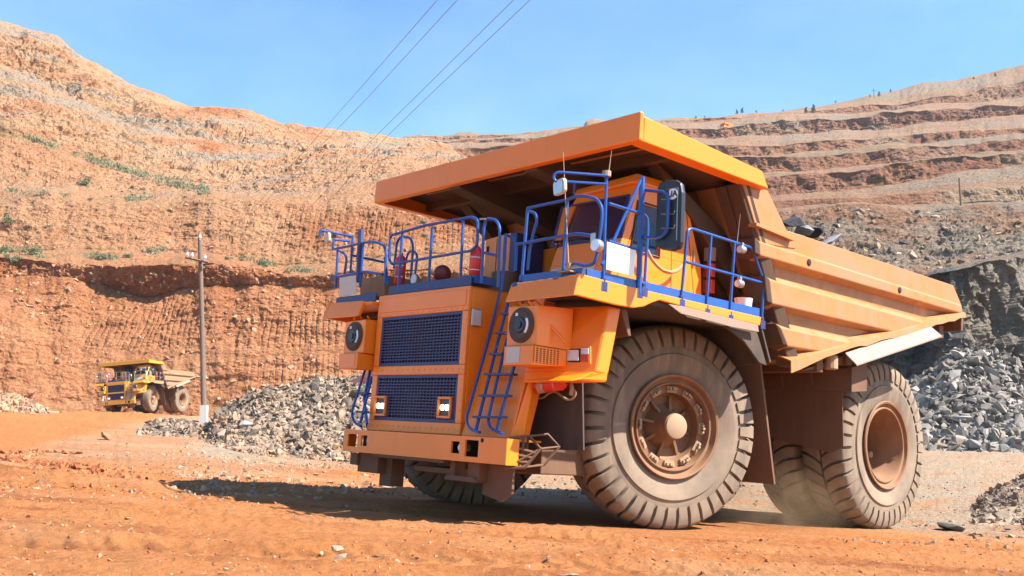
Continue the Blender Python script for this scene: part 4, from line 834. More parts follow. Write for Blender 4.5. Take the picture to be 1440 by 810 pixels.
        q = [(-.62, 3.06), (1.2, 3.06), (1.0, 2.98), (.1, 2.96), (-.35, 2.80), (-.75, 2.52), (-.95, 2.50)]; wl.prism([(x, s*2.90, z) for x, z in q], (0, -s*.05, 0))
        part(wl, 'wheel_arch', 'flap', .01, parent=dk)
        fp_ = MB(); fp_.hexa([(-1.50,s*1.15,2.62),(-1.45,s*1.15,2.62),(-1.45,s*2.42,2.62),(-1.50,s*2.42,2.62)], [(-2.0,s*1.15,.72),(-1.95,s*1.15,.72),(-1.95,s*2.40,.72),(-2.0,s*2.40,.72)]); part(fp_, 'mud_flap', 'frame', .006)
        # raked fender front ("cheek") with side post and lower lip
        def S(p): return (p[0], s*p[1], p[2])
        OT, OB = (2.38, 2.70, 2.97), (2.57, 2.70, 2.06); IT, IB = (2.62, 1.70, 2.97), (2.92, 1.70, 2.06)
        cm = MB(); cm.hexa([S(IB), S(OB), S(arr(OB, (-.24,-.0,0))), S(arr(IB, (-.4,0,0)))], [S(IT), S(OT), S(arr(OT, (-.24,0,0))), S(arr(IT, (-.3,0,0)))])
        L0, L1, L2 = (2.95, 1.73, 1.905), (2.93, 2.62, 1.93), (2.72, 2.76, 1.99)
        cm.hexa([S(L0), S(L1), S((2.35, 2.70, 1.96)), S((2.45, 1.73, 1.93))], [S(arr(IB, (.0,0,.002))), S((2.62,2.70,2.07)), S((2.33,2.70,2.12)), S((2.45,1.73,2.07))])
        ck = part(cm, 'fender_front', O, .03)
        sp_ = MB(); sp_.hexa([S((2.13,2.20,2.96)), S((2.13,2.68,2.96)), S((2.0,2.68,2.96)), S((2.0,2.20,2.96))], [S((1.96,2.20,2.58)), S((1.96,2.68,2.62)), S((1.9,2.68,2.62)), S((1.9,2.20,2.58))]); part(sp_, 'inner_flap', 'frame', .008, parent=ck)
        # air cleaner box and louvred battery box
        a = MB(); a.hexa([S((3.26,1.70,2.36)), S((3.26,2.28,2.36)), S((2.62,2.28,2.36)), S((2.62,1.70,2.36))], [S((3.26,1.70,2.89)), S((3.26,2.28,2.88)), S((2.62,2.28,2.92)), S((2.62,1.70,2.92))])
        ac = part(a, 'air_cleaner_box', O, .012)
        dsk = MB(); Y, Z = s*1.985, 2.63
        dsk.tube([(3.26, Y, Z), (3.285, Y, Z)], .235, 32); dsk.tube([(3.285, Y, Z), (3.30, Y, Z)], .205, 32, r1=.19); o = part(dsk, 'air_intake', 'flap', .006, smooth=True, parent=ac)
        q = MB(); q.tube([(3.29,Y,Z),(3.315,Y,Z)], .11, 24, r1=.095); q.tube([(3.31,Y,Z),(3.33,Y,Z)], .05, 16); part(q, 'intake_centre', 'black', 0, smooth=True, parent=o)
        q = MB(); pts = [(3.305, Y + .15*math.cos(w_), Z + .15*math.sin(w_)) for w_ in np.linspace(-.75, .55, 8)]; q.tube(pts, .017, 4); part(q, 'intake_mark', 'white', 0, parent=o); q = MB(); q.box(3.30, 3.306, Y-.085, Y-.045, Z+.12, Z+.16); part(q, 'sticker', 'white', 0, parent=o)
        lb = MB(); lb.hexa([S((3.33,1.74,2.10)), S((3.33,2.28,2.10)), S((2.7,2.28,2.14)), S((2.7,1.74,2.12))], [S((3.33,1.74,2.355)), S((3.33,2.28,2.355)), S((2.7,2.28,2.355)), S((2.7,1.74,2.355))])
        lbo = part(lb, 'louvre_box', O, .012)
        q = MB(); q.box(3.33, 3.338, min(s*1.80,s*2.06), max(s*1.80,s*2.06), 2.13, 2.34); part(q, 'cover_plate', 'grey' if s > 0 else O, .006, parent=lbo)
        q = MB(); yg = s*2.281; q.box(2.83, 3.29, min(yg, yg+s*.004), max(yg, yg+s*.004), 2.14, 2.34); part(q, 'louvre_back', 'dark', 0, parent=lbo)
        q = MB()
        for i in range(8): z = 2.145 + .026*i; q.box(2.82, 3.30, min(yg+s*.004, yg+s*.016), max(yg+s*.004, yg+s*.016), z, z+.011)
        for i in range(8): x = 2.84 + .062*i; q.box(x, x+.02, min(yg+s*.004, yg+s*.02), max(yg+s*.004, yg+s*.02), 2.14, 2.342)
        part(q, 'louvre_slat', O, 0, parent=lbo)
        q = MB(); q.tube([S((3.24,2.06,2.95)), S((2.86,2.42,2.42))], .022, 8)
        for y in (1.75, 1.95, 2.15): q.tube([S((3.2,y,2.95)), S((3.1,y+.05,2.88))], .014, 6)
        part(q, 'visor_strut', O, 0, smooth=True, parent=dk)
        # headlight cluster let into the cheek
        def CH(u, v): p = TP(u, v, OT, np.cross(np.array(OB)-OT, np.array(IT)-OT)); return (p[0], s*p[1], p[2])
        nn = np.cross(np.array(OB)-OT, np.array(IT)-OT); nn /= np.linalg.norm(nn); nn = nn if nn[0] > 0 else -nn; nn = np.array([nn[0], s*nn[1], nn[2]])
        def slab(us, v0, v1, th, off=0): q = [CH(us[0],v0), CH(us[1],v0), CH(us[1],v1), CH(us[0],v1)]; mm = MB(); mm.prism([arr(p, nn*off) for p in q], nn*th); return mm
        hl = part(slab((793,832), 487.5, 513, .03), 'headlight', O, .012, parent=ck)
        part(slab((797.5,818), 491.5, 510.5, .012, .03), 'lamp_frame', 'black', .004, parent=hl); part(slab((799.5,816), 493.5, 508.5, .006, .042), 'lamp', 'glassy', .003, parent=hl)
        part(slab((819,829.5), 490.5, 499, .010, .03), 'lamp', 'glassy', .003, parent=hl); part(slab((819,829.5), 500, 509.5, .010, .03), 'turn_signal', 'amber', .003, parent=hl)
        # dark rubber panel below
        q = MB(); q.hexa([S((2.30,1.42,2.02)), S((2.33,1.42,2.02)), S((2.33,2.22,2.02)), S((2.30,2.22,2.02))], [S((2.30,1.22,1.03)), S((2.33,1.22,1.03)), S((2.33,2.31,1.07)), S((2.30,2.31,1.07))]); part(q, 'rubber_panel', 'flap', .004)
    # orange front plate behind the ladder, on both sides of the hood, and the leg down to the bumper
    for s in (1, -1):
        def S(p): return (p[0], s*p[1], p[2])
        y0 = .66 if s > 0 else 1.665
        q = MB(); q.hexa([S((3.08,y0,1.16)), S((3.08,1.70,1.16)), S((2.9,1.70,1.16)), S((2.9,y0,1.16))], [S((2.50,y0,3.1)), S((2.62,1.72,3.1)), S((2.4,1.72,3.1)), S((2.3,y0,3.1))])
        b0_, b1_ = T(738,611,1,1.72), T(753,528,1,1.78); q.hexa([S((3.08,1.70,1.16)), S(b0_), S((b0_[0]-.1,1.62,1.16)), S((2.7,1.64,1.16))], [S((2.86,1.76,2.0)), S(b1_), S((b1_[0]-.1,1.68,2.0)), S((2.5,1.66,2.0))])
        part(q, 'front_plate', O, .014)
    # ---------------------------------------------------------------- ladders
    def ladder(px_rails, px_strs, rungs, fn):
        lm = MB()
        for pts in px_rails: lm.tube(round_path([fn(*p) for p in pts], .1), .021, 8)
        for pts in px_strs: lm.tube([fn(*p) for p in pts], .024, 6)
        ld = lm.build('ladder', RL, t, smooth=True)
        for (u0, u1, v) in rungs:
            r_ = MB(); a, b_ = np.array(fn(u0, v)), np.array(fn(u1, v)); dz = np.array([0,0,.03]); dx = np.array([.05,0,0])
            r_.hexa([a-dz-dx, b_-dz-dx, b_-dz+dx, a-dz+dx], [a-dx, b_-dx, b_+dx, a+dx]); r_.build('rung', 'navy', ld)
    pl_n = (2.03, 0, .60); pl_p = (3.25, .9, 1.17)
    lad = lambda u, v: TP(u, v, pl_p, pl_n)
    ladder([[(710,335),(707,395),(680,503),(655,590),(660,603),(675,608)], [(713,475),(686,590),(689,602),(706,610)]],
           [[(717.5,414),(700,480),(669,606)], [(723,515),(698,606)]],
           [(707,718,440), (699,714,467), (691,710,496.5), (684,724,525), (676,717,555), (668,710,585)], lad)
    rp = (3.25, -1.7, 1.17); rl_ = lambda u, v: TP(u, v, rp, pl_n)
    ladder([[(530,468),(494,581),(498,594),(508,600)]], [[(523,530),(507,594)], [(530,478),(512,560),(516,596)]], [(508,519,552), (504,516,578)], rl_)
    # ---------------------------------------------------------------- handrails
    X = 3.02
    railing([px_path([(600,316.5),(560,328),(549,331),(547,365),(551,371.5),(663,352.5),(671,345),(672,309),(664,305),(598,317)], 0, X, .07)] + [[T(a,b_,0,X), T(c_,d_,0,X)] for a, b_, c_, d_ in ((565.5,328,560,409), (608,320,602,405), (651,310,647.5,395))])
    railing([px_path([(677,398),(680.5,320),(684,307),(698,309),(703,320),(700.5,404)], 0, 2.98, .12), [T(681,355.5,0,2.98), T(701.5,360,0,2.98)]])
    railing([px_path([(554,378),(558,341),(563,333),(577,334),(581,345),(577,403)], 0, 2.4, .12), px_path([(570,370),(574,354),(583,353),(587,360),(583,390)], 0, 1.6, .1)])
    if near:
        railing([px_path([(711,330),(710,360),(705,408)], 0, 2.75), px_path([(711,330),(723,335),(727,347),(725,381)], 0, 2.7, .1)])
    railing([px_path([(675,308),(683,308)], 0, X)], .014, 'rail_clamp', 'steel')
    # corner rails round the cab deck
    XF = 3.10; y_s = 2.92
    fr_ = [px_path([(741.5,293),(798,281),(809,276.5),(824,275.5),(840,280),(847,292),(846,312),(841,350),(836,371),(825,374.5),(808,370.5),(797,372)], 0, XF, .09),
           px_path([(742,293),(733.5,398)], 0, XF), px_path([(798,281),(791,392)], 0, XF), px_path([(726,344),(796,331),(814,328.5),(833,332)], 0, XF, .1),
           px_path([(744,297),(753,300),(755.5,309),(749.5,330),(745,350),(742,380)], 0, XF-.18, .08)]
    railing(fr_)
    sr = [px_path([(853,243),(848,400)], 1, y_s), px_path([(856,286),(900,300)], 1, y_s), px_path([(856,339),(897,352)], 1, y_s),
          px_path([(905,301),(910,306),(911,320),(906,405)], 1, y_s-.1, .06), px_path([(902,251),(862,340)], 1, y_s),
          px_path([(846,372),(858,352)], 1, y_s)]
    railing(sr)
    railing([px_path([(903,249),(898,413)], 1, y_s)], .042, 'mirror_post')
    rr_ = [px_path([(957.5,424),(963,365),(967,323),(973,321.5),(1057,348.5),(1074,395),(1071,452)], 1, y_s, .07), px_path([(964,368),(1073,398)], 1, y_s), px_path([(1000,330),(993,436)], 1, y_s), px_path([(1033,341),(1026,445)], 1, y_s)]
    railing(rr_)
    for u, v in ((733,397), (791,391), (848,394), (898,404), (905,402), (957.5,419), (993,432), (1026,441), (1071,449)):
        sh = MB(); p = np.array(T(u, v, 0, XF) if u < 800 else T(u, v, 1, y_s)); sh.cyl(p - [0,0,.14], p + [0,0,.03], .036, 10)
        if u > 800: sh.box(p[0]-.06, p[0]+.06, p[1]-.01, 2.952, p[2]-.15, p[2]-.02)
        else: sh.box(p[0]-.01, 3.22, p[1]-.05, p[1]+.05, p[2]-.14, p[2]-.02)
        part(sh, 'rail_socket', 'navy', .004)
    # far-side deck rails
    XR = 3.10
    railing([px_path([(467.5,351),(513,341),(528,340),(540,345),(543,356),(541,400)], 0, XR, .1), px_path([(465,391),(513,382),(538,386)], 0, XR, .1), px_path([(475,352),(472,406)], 0, XR), px_path([(475,352),(485,357),(487.5,364),(484,388)], 0, XR-.15, .08), px_path([(511,341),(506,404)], 0, XR), px_path([(541,362),(546,401)], 0, XR-.1)])
    railing([px_path([(496,331),(492.5,386)], 1, -2.9), px_path([(495,359),(541,369)], 1, -2.9), px_path([(451,323.5),(496,332.5)], 1, -2.9), px_path([(470,337),(492,339)], 1, -2.9), px_path([(469,336),(468,352)], 1, -2.9), px_path([(451,323.5),(449,332)], 1, -2.9)], .02)
    railing([px_path([(507.5,323),(504.5,396)], 0, XR)], .05, 'exhaust_stack', 'navy')
    wp = MB(); q = [T(478,391,0,XR+.02), T(502.5,387,0,XR+.02), T(501.5,413,0,XR+.02), T(478,418,0,XR+.02)]; wp.prism(q, (.012,0,0)); part(wp, 'front_plate_sign', 'grey', .004)
    wp = MB(); q = [T(506,393,0,2.7), T(540,386,0,2.7), T(540,416,0,2.7), T(506,418,0,2.7)]; wp.prism(q, (-.6,0,0)); part(wp, 'deck_locker', BD, .012)
    wp = MB(); q = [T(853,340,1,y_s+.03), T(894,352.5,1,y_s+.03), T(890,388,1,y_s+.03), T(852,379,1,y_s+.03)]; wp.prism(q, (0,.012,0)); part(wp, 'number_board', 'white', .003)
    tb = MB(); tb.box(xg-.06, xg-.045, -1.45, .6, 3.30, 3.44); part(tb, 'toe_board', 'navy', .004)
    tb = MB(); tb.box(xg-.5, xg-.1, .25, .62, 3.34, 3.46); part(tb, 'tool_box', 'blue', .01)
    # ---------------------------------------------------------------- mirrors and antennas
    if near:
        mm = MB(); c0 = [T(u, v, 0, 2.02) for u, v in ((923,268),(926,257),(935,252.5),(950,252.5),(957,257),(959,270),(957,340),(954,349),(944,353),(930,351),(922,347),(921,338))]
        c1 = [(2.02, p[1], p[2]) for p in c0]; mm.prism(c1, (-.09, 0, 0)); mr = part(mm, 'mirror', 'black', .03)
        q = MB(); pp = [T(u, v, 0, 2.025) for u, v in ((953.5,264),(951.5,338))]; q.tube(pp, .008, 4); 
        q.tube([T(938,266,0,2.025), T(953.5,264,0,2.025)], .006, 4)
        for v in (280, 301, 321): q.tube([T(930,v,0,2.025), T(948,v,0,2.025), T(949,v-5,0,2.025)], .009, 4)
        part(q, 'mirror_clip', 'steel', 0, parent=mr)
        oc = np.array(T(946, 273, 0, 2.028)); q = MB(); q.add([arr(oc, (.004, .095*math.cos(w_), .075*math.sin(w_))) for w_ in np.linspace(0, 2*math.pi, 28, endpoint=False)], [tuple(range(28))]); st_ = part(q, 'country_sticker', 'white', 0, parent=mr)
        cu = bpy.data.curves.new('text', 'FONT'); cu.body = 'UA'; cu.size = .115; cu.align_x = 'CENTER'; cu.align_y = 'CENTER'; cu.extrude = .001; cu.offset = .004
        cu.materials.append(M['black']); tmp = bpy.data.objects.new('lettering_curve', cu); COL.objects.link(tmp); me_ = bpy.data.meshes.new_from_object(tmp.evaluated_get(bpy.context.evaluated_depsgraph_get())); bpy.data.objects.remove(tmp); to = bpy.data.objects.new('lettering', me_); COL.objects.link(to); to.parent = mr
        to.matrix_local = Matrix(((0,0,1,oc[0]+.008),(1,0,0,oc[1]),(0,1,0,oc[2]),(0,0,0,1)))
        railing([px_path([(904,267),(934,270),(940,277),(938,325),(930,334),(902,334)], 0, 2.06, .12)], .022, 'mirror_arm')
    q0 = np.array(T(853, 247, 1, y_s)); e0 = np.array([3.55, 2.35, 0]); 
    pA = [T(u, v, 0, x) for u, v, x in ((853,247,2.86), (800,243,3.3), (784,242,3.42), (778,247,3.46), (781,256,3.44), (790,255,3.38), (853,259,2.86))]
    railing([round_path(pA, .06)], .018, 'mirror_arm'); railing([[T(808,256,0,3.22), T(807,275,0,3.10)]], .012, 'mirror_arm')
    mq = MB(); ctr = np.array(T(785, 263, 0, 3.44)); ay = np.array([.35, .93, -.05]); az = np.array([.12, 0, .99]); 
    def mirror(ctr, w_, h_, name='mirror'):
        outl = [(w_*.5*np.sign(math.cos(a))*abs(math.cos(a))**.45, h_*.5*np.sign(math.sin(a))*abs(math.sin(a))**.45) for a in np.linspace(0, 2*math.pi, 24, endpoint=False)]
        ax = np.cross(ay, az); ax /= np.linalg.norm(ax); mq = MB(); mq.prism([ctr + ay*a + az*b_ for a, b_ in outl], -ax*.05); o = part(mq, name, 'grey', .012)
        f_ = MB(); f_.prism([ctr + ax*.002 + ay*a*.86 + az*b_*.84 for a, b_ in outl], ax*.004); part(f_, 'mirror_face', 'mirror', 0, parent=o)
    mirror(ctr, .34, .20); mirror(np.array(T(459, 335, 1, -2.95)), .32, .18)
    an = MB(); b0_, t0_ = np.array(T(800,383,0,3.12)), np.array(T(792,214,0,3.12)); an.tube([b0_, b0_+(t0_-b0_)*.5, t0_], .011, 6, r1=.004); an.cyl(b0_, b0_+[0,0,.12], .035, 10); an.box(b0_[0]-.1, b0_[0]+.1, b0_[1]-.12, b0_[1]+.12, b0_[2]-.01, b0_[2]+.005); part(an, 'antenna', 'hub', 0)
    an = MB(); an.tube([T(855,250,1,y_s), T(860,212,1,y_s)], .008, 6, r1=.003); p = np.array(T(853,246,1,y_s)); an.cyl(p-[0,0,.02], p+[0,0,.05], .06, 12); part(an, 'antenna', 'hub', 0)
    an = MB(); an.tube([T(1036,345,1,y_s), T(1041,301,1,y_s)], .007, 5, r1=.003); part(an, 'antenna', 'steel', 0)
    for u, v in ((1043,351), (1040,399)):
        q = MB(); p = np.array(T(u, v, 1, y_s+.03)); q.cyl(p-[.05,0,0], p+[.05,0,0], .06, 14); q.box(p[0]-.02, p[0]+.02, p[1]-.03, p[1]+.03, p[2], p[2]+.1); o = part(q, 'work_lamp', 'steel', .006)
        q = MB(); q.cyl(p+[.05,0,0], p+[.056,0,0], .05, 14); part(q, 'lens', 'glassy', 0, parent=o)
    q = MB(); p = np.array(T(839, 345, 0, XF+.05)); q.tube([p+[-.06,0,0], p+[.03,0,0]], .075, 16, r1=.085); q.box(p[0]-.03, p[0]+.0, p[1]-.12, p[1]-.04, p[2]+.05, p[2]+.17); o = part(q, 'work_lamp', 'steel', .01)
    q = MB(); q.cyl(p+[.03,0,0], p+[.036,0,0], .072, 16); part(q, 'lens', 'glassy', 0, parent=o)
    # ---------------------------------------------------------------- cab
    yL = 2.28; yR = 1.06; sl_ = .36
    def fx(z): return 1.91 - sl_*(z - 3.55)
    zt, zb = 4.93, 3.20
    cb = MB()
    def FP(u, v, d=0): n = np.array([1, 0, sl_]); p = TP(u, v, (1.91, 0, 3.55), n); return np.array(p) + d*n/np.linalg.norm(n)
    WS = [FP(789,293), FP(887,271), FP(874,336), FP(776,347)]         # windscreen corners: TL TR BR BL
    yl0, yl1 = WS[0][1], WS[1][1]; zw1 = (WS[0][2]+WS[1][2])/2; zw0 = (WS[2][2]+WS[3][2])/2; yb0, yb1 = WS[3][1], WS[2][1]
    fpt = lambda y, z, d=0: (fx(z)+d, y, z)
    def fslab(y0, y1, y2, y3, za, zb_, th=.06): cb.hexa([fpt(y0,za), fpt(y1,za), fpt(y1,za,-th), fpt(y0,za,-th)], [fpt(y2,zb_), fpt(y3,zb_), fpt(y3,zb_,-th), fpt(y2,zb_,-th)])
    yRb = yR - .08
    fslab(yRb, yL, yRb, yL, zb, zw0); fslab(yRb, yL, yR, yL, zw1, zt); fslab(yRb, yb0, yR, yl0, zw0, zw1); fslab(yb1, yL, yl1, yL, zw0, zw1)
    xr_b, xr_t = -.12, .30                                           # rear edge of the cab
    # left side with a window opening
    wx0, wx1, wz0, wz1 = .95, 1.42, 3.92, 4.62
    def sq(P): cb.prism([(x, yL, z) for x, z in P], (0, -.05, 0))
    sq([(fx(zb)-.06, zb), (fx(wz0)-.06, wz0), (xr_b+.06, wz0), (xr_b, zb)]); sq([(fx(wz1)-.06, wz1), (fx(zt)-.06, zt), (xr_t, zt), (xr_t-.06, wz1)])
    sq([(fx(wz0)-.06, wz0), (fx(wz1)-.06, wz1), (wx1, wz1), (wx1+.12, wz0)]); sq([(wx0, wz0), (wx0-.02, wz1), (xr_t-.06, wz1), (xr_b+.06, wz0)])
    cb.prism([(fx(zb)-.06, yR-.06, zb), (fx(zt)-.06, yR, zt), (xr_t, yR, zt), (xr_b, yR-.06, zb)], (0, .05, 0))
    cb.hexa([(xr_b,yR,zb),(xr_b,yL-.05,zb),(xr_b+.05,yL-.05,zb),(xr_b+.05,yR,zb)], [(xr_t,yR,zt),(xr_t,yL-.05,zt),(xr_t+.05,yL-.05,zt),(xr_t+.05,yR,zt)])
    cab = part(cb, 'cab', O, .012)
    rf = MB(); rf.hexa([(fx(zt)+.10,yR-.06,4.86),(fx(zt)+.10,yL+.03,4.90),(xr_t-.03,yL+.03,4.90),(xr_t-.03,yR-.06,4.86)], [(fx(zt)+.04,yR-.02,5.0),(fx(zt)+.04,yL-.02,5.06),(xr_t+.06,yL-.06,5.10),(xr_t+.06,yR-.02,5.02)]); part(rf, 'cab_roof', O, .035, parent=cab)
    gl = MB(); th = .02; e = .0
    def gq(d): return [fpt(yb0,zw0,d), fpt(yb1,zw0,d), fpt(yl1,zw1,d), fpt(yl0,zw1,d)]
    gl.hexa(gq(-.03), gq(-.04)); part(gl, 'windscreen', 'glass', 0, parent=cab)
    sl2 = MB()
    P4 = [np.array(p) for p in gq(.004)]; C4 = sum(P4) / 4; I4 = [p + (C4-p)*np.array([0.075, .075, .09]) for p in P4]
    for i in range(4): a, b_, c_, d_ = P4[i], P4[(i+1)%4], I4[(i+1)%4], I4[i]; sl2.prism([a, b_, c_, d_], (.010, 0, .004))
    part(sl2, 'window_seal', 'navy', .004, parent=cab)
    gl = MB(); gl.prism([(wx1+.12,yL-.02,wz0),(wx1,yL-.02,wz1),(wx0-.02,yL-.02,wz1),(wx0,yL-.02,wz0)], (0,-.01,0)); part(gl, 'side_window', 'glass', 0, parent=cab)
    sl2 = MB(); qd = [(wx1+.14,wz0-.02),(wx1+.02,wz1+.02),(wx0-.04,wz1+.02),(wx0-.02,wz0-.02)]
    sl2.tube([(x, yL+.005, z) for x, z in qd], .02, 6, closed=True); part(sl2, 'window_seal', 'black', 0, parent=cab)
    # door seams and hinge, lower grey band on the front, wipers
    dr_ = MB()
    for xa, xb_ in ((fx(zb)-.14, fx(zt)-.14), (.62, .68), (.05, .36)): dr_.hexa([(xa-.006,yL,zb+.05),(xa+.006,yL,zb+.05),(xa+.006,yL+.003,zb+.05),(xa-.006,yL+.003,zb+.05)], [(xb_-.006,yL,zt-.1),(xb_+.006,yL,zt-.1),(xb_+.006,yL+.003,zt-.1),(xb_-.006,yL+.003,zt-.1)])
    dr_.box(xr_b+.02, .6, yL, yL+.004, 4.72, 4.735); part(dr_, 'door_seam', 'dark', 0, parent=cab)
    q = MB(); q.box(.12, .15, yL, yL+.03, 3.9, 4.15); part(q, 'door_handle', 'steel', .004, parent=cab)
    bd = MB(); bd.hexa([fpt(yRb+.05,3.44,.004), fpt(yL-.35,3.44,.004), fpt(yL-.35,3.44,.016), fpt(yRb+.05,3.44,.016)], [fpt(yRb+.05,3.68,.004), fpt(yL-.35,3.68,.004), fpt(yL-.35,3.68,.016), fpt(yRb+.05,3.68,.016)])
    part(bd, 'lower_panel', 'grey', .004, parent=cab)
    wi = MB(); wi.tube([fpt(yb0+.18,zw0-.02,.03), fpt(yb0+.1,zw0+.10,.02)], .012, 5); wi.tube([fpt(yb0+.05,zw0+.09,.02), fpt(yb1-.15,zw0+.04,.02)], .016, 5); wi.tube([fpt(yb1-.25,zw0-.05,.03), fpt(yb0+.5,zw0+.07,.025)], .012, 5); part(wi, 'wiper', 'black', 0, parent=cab)
    it = MB(); it.box(.15, .9, 1.3, 2.1, 3.3, 3.9); it.box(.15, .35, 1.35, 2.05, 3.9, 4.6); it.box(1.35, 1.7, 1.1, 2.2, 3.3, 3.75); part(it, 'seat', 'dark', .05, parent=cab)
    hz = MB(); hz.tube(smooth_path([T(u, v, 1, 2.45) for u, v in ((910,352),(917,365),(928,377),(940,383),(952,380),(962,371))], 5), .028, 8); part(hz, 'hose', 'hub', 0, smooth=True)
    # engine-side cabinet, blue housing, deck clutter
    q = MB(); A, Bq = T(683,337,0,1.5), T(718,327,0,1.5); q.hexa([(1.5,A[1],3.3),(1.5,Bq[1],3.3),(.9,Bq[1],3.3),(.9,A[1],3.3)], [(1.5,A[1],A[2]),(1.5,Bq[1],Bq[2]),(.9,Bq[1],Bq[2]+.05),(.9,A[1],A[2]+.05)])
    cabn = part(q, 'cabinet', O, .012); q = MB(); q.box(1.5,1.508,A[1]+.30,A[1]+.306,3.35,4.4)
    for z in (3.6, 4.2): q.box(1.5,1.515,A[1]+.34,A[1]+.38,z,z+.1); q.box(1.5,1.515,A[1]+.06,A[1]+.1,z,z+.1)
    part(q, 'hinge', 'dark', 0, parent=cabn)
    q = MB(); q.box(.9, 1.499, Bq[1]+.002, Bq[1]+.16, 3.3, 4.46); part(q, 'side_panel', 'navy', .008, parent=cabn)
    q = MB(); q.box(.3, .85, -1.4, .9, 3.2, 4.3); q.box(.3, .8, .1, 1.0, 4.3, 4.5); part(q, 'engine_cover', O, .012)
    q = MB(); q.tube([(1.0,.35,3.3),(1.0,.35,4.25)], .12, 16); q.tube([(1.1,.75,3.3),(1.1,.75,4.1)], .09, 16); part(q, 'exhaust_pipe', 'frame', 0, smooth=True)
    # air tank ball, gauge and brown housings on the hood
    ctr = np.array(T(622, 385, 0, 2.0)); q = MB(); q.lathe([(-.15*math.cos(w_), .15*math.sin(w_)) for w_ in np.linspace(0, math.pi, 13)], 20, mat=Matrix.Translation(ctr)); part(q, 'air_tank', 'ballred', 0, smooth=True)
    q = MB(); q.box(1.6, 2.1, -2.3, -1.65, 3.33, 3.62); q.box(1.6, 2.0, -1.35, -.55, 3.33, 3.72); q.tube([(1.9,-2.1,3.7),(1.9,-1.3,3.62)], .07, 10); part(q, 'engine_housing', 'ybody', .02)
    q = MB(); ctr = np.array(T(585, 393, 0, 2.5)); q.cyl(ctr, ctr+[.05,0,0], .09, 20); o = part(q, 'gauge', 'steel', .004); q = MB(); q.cyl(ctr+[.05,0,0], ctr+[.054,0,0], .075, 20); part(q, 'dial', 'white', 0, parent=o)
    q = MB(); q.tube([(1.75,-.15,3.35),(1.75,-.15,3.75)], .22, 20); part(q, 'filter_housing', 'frame', .03, smooth=True)
    # fire extinguishers (clamped to the truck)
    def extinguisher(base, axis, L_, r):
        base, axis = np.array(base, float), np.array(axis, float); q = MB(); a = axis*L_
        q.tube([base, base+a*.02, base+a*.84, base+a*.93, base+a], r, 18); e_ = part(q, 'fire_extinguisher', 'red', 0, smooth=True); v = e_.data.vertices
        for k, s_ in ((0, .86), (3, .78), (4, .35)):
            c = base + a*[0, .02, .84, .93, 1][k]
            for j in range(18): v[k*18+j].co = Vector(c) + (v[k*18+j].co - Vector(c))*s_
        q = MB(); q.tube([base+a, base+a*1.08], r*.28, 10); q.tube([base+a*1.04, base+a*1.06+np.array([.05,.09,.0])], r*.12, 6); part(q, 'valve', 'black', 0, parent=e_)
        q = MB()
        for w_ in (.25, .62): q.tube([base+a*w_, base+a*(w_+.03)], r*1.05, 18)
        part(q, 'clamp', 'steel', 0, parent=e_); return e_
    p = T(667, 393, 0, 2.88); extinguisher(p, (0,0,1), .50, .088)
    p = T(561, 401, 0, 2.6); extinguisher(p, (0,0,1), .50, .09)
    e_ = extinguisher(T(754, 544, 0, 2.75), np.array(T(797, 538, 0, 2.6)) - np.array(T(754, 544, 0, 2.75)), 1.0, .095)
    ad = MB(); a, b_ = np.array(T(754, 544, 0, 2.75)), np.array(T(797, 538, 0, 2.6)); ad.tube([a+(b_-a)*.1, a+(b_-a)*.30], .0985, 18); part(ad, 'paper_label', 'hub', 0, parent=e_)
    hz = MB(); hz.tube(smooth_path([T(u, v, 0, 2.45) for u, v in ((753,561),(764,559),(772,553),(781,551),(790,557),(798,562),(806,560),(809,552),(802,543))], 5), .016, 6); hz.tube([T(803,556,0,2.5), T(804,545,0,2.5), T(801,534,0,2.5)], .03, 8); part(hz, 'hose', 'hub', 0, smooth=True)
    # red marker stack at the cab's rear corner
    for z, mt in ((3.55,'amber'), (3.80,'amber'), (4.05,'hub')):
        q = MB(); q.box(-.32, -.22, 2.2, 2.36, z, z+.21); part(q, 'tail_light', mt, .01)
    # ---------------------------------------------------------------- rear mud guards between the wheels
    for s in (1, -1):
        q = MB(); q.prism([(-3.4,s*1.15,2.72),(-3.4,s*2.88,2.70),(-3.4,s*2.86,2.30),(-3.4,s*1.15,2.34)], (-.04,0,0)); q.hexa([(-3.4,s*2.84,2.71),(-3.4,s*2.9,2.71),(-3.9,s*2.9,2.85),(-3.9,s*2.84,2.85)], [(-3.4,s*2.84,2.3),(-3.4,s*2.9,2.3),(-3.9,s*2.9,2.35),(-3.9,s*2.84,2.35)])
        for y in (1.5, 2.1): q.tube([(-3.36,s*y,2.95), (-3.34,s*(y+.1),2.4)], .022, 6)
        part(q, 'mud_guard', 'frame', .008)
        q = MB(); q.prism([(-3.44,s*1.2,2.35),(-3.44,s*2.70,2.33),(-3.47,s*2.72,1.40),(-3.47,s*2.5,1.28),(-3.47,s*1.2,1.5)], (-.02,0,0)); part(q, 'mud_flap', 'frame', .004)
        q = MB(); q.hexa([(-2.2,s*2.65,2.55),(-2.1,s*2.65,2.55),(-2.1,s*2.80,2.55),(-2.2,s*2.80,2.55)], [(-3.6,s*2.65,2.80),(-3.6,s*2.65,2.98),(-3.6,s*2.80,2.98),(-3.6,s*2.80,2.80)]); part(q, 'side_beam', 'frame', .01)
        q = MB(); p = T(1163, 510, 1, 2.86); q.tube([(p[0]-.12,s*2.86,p[2]+.13),(p[0]-.12,s*2.86,p[2]-.10)], .11, 12); part(q, 'bump_stop', 'hub', .02)
    return t
M['guard'] = paint('bare_guard', (0.27, 0.185, 0.135), (0.26, 0.165, 0.11), 0.5, 0.6)
M['core'] = plain('radiator_core', (0.012, 0.007, 0.006), 0.8, var=0.5, scale=4)
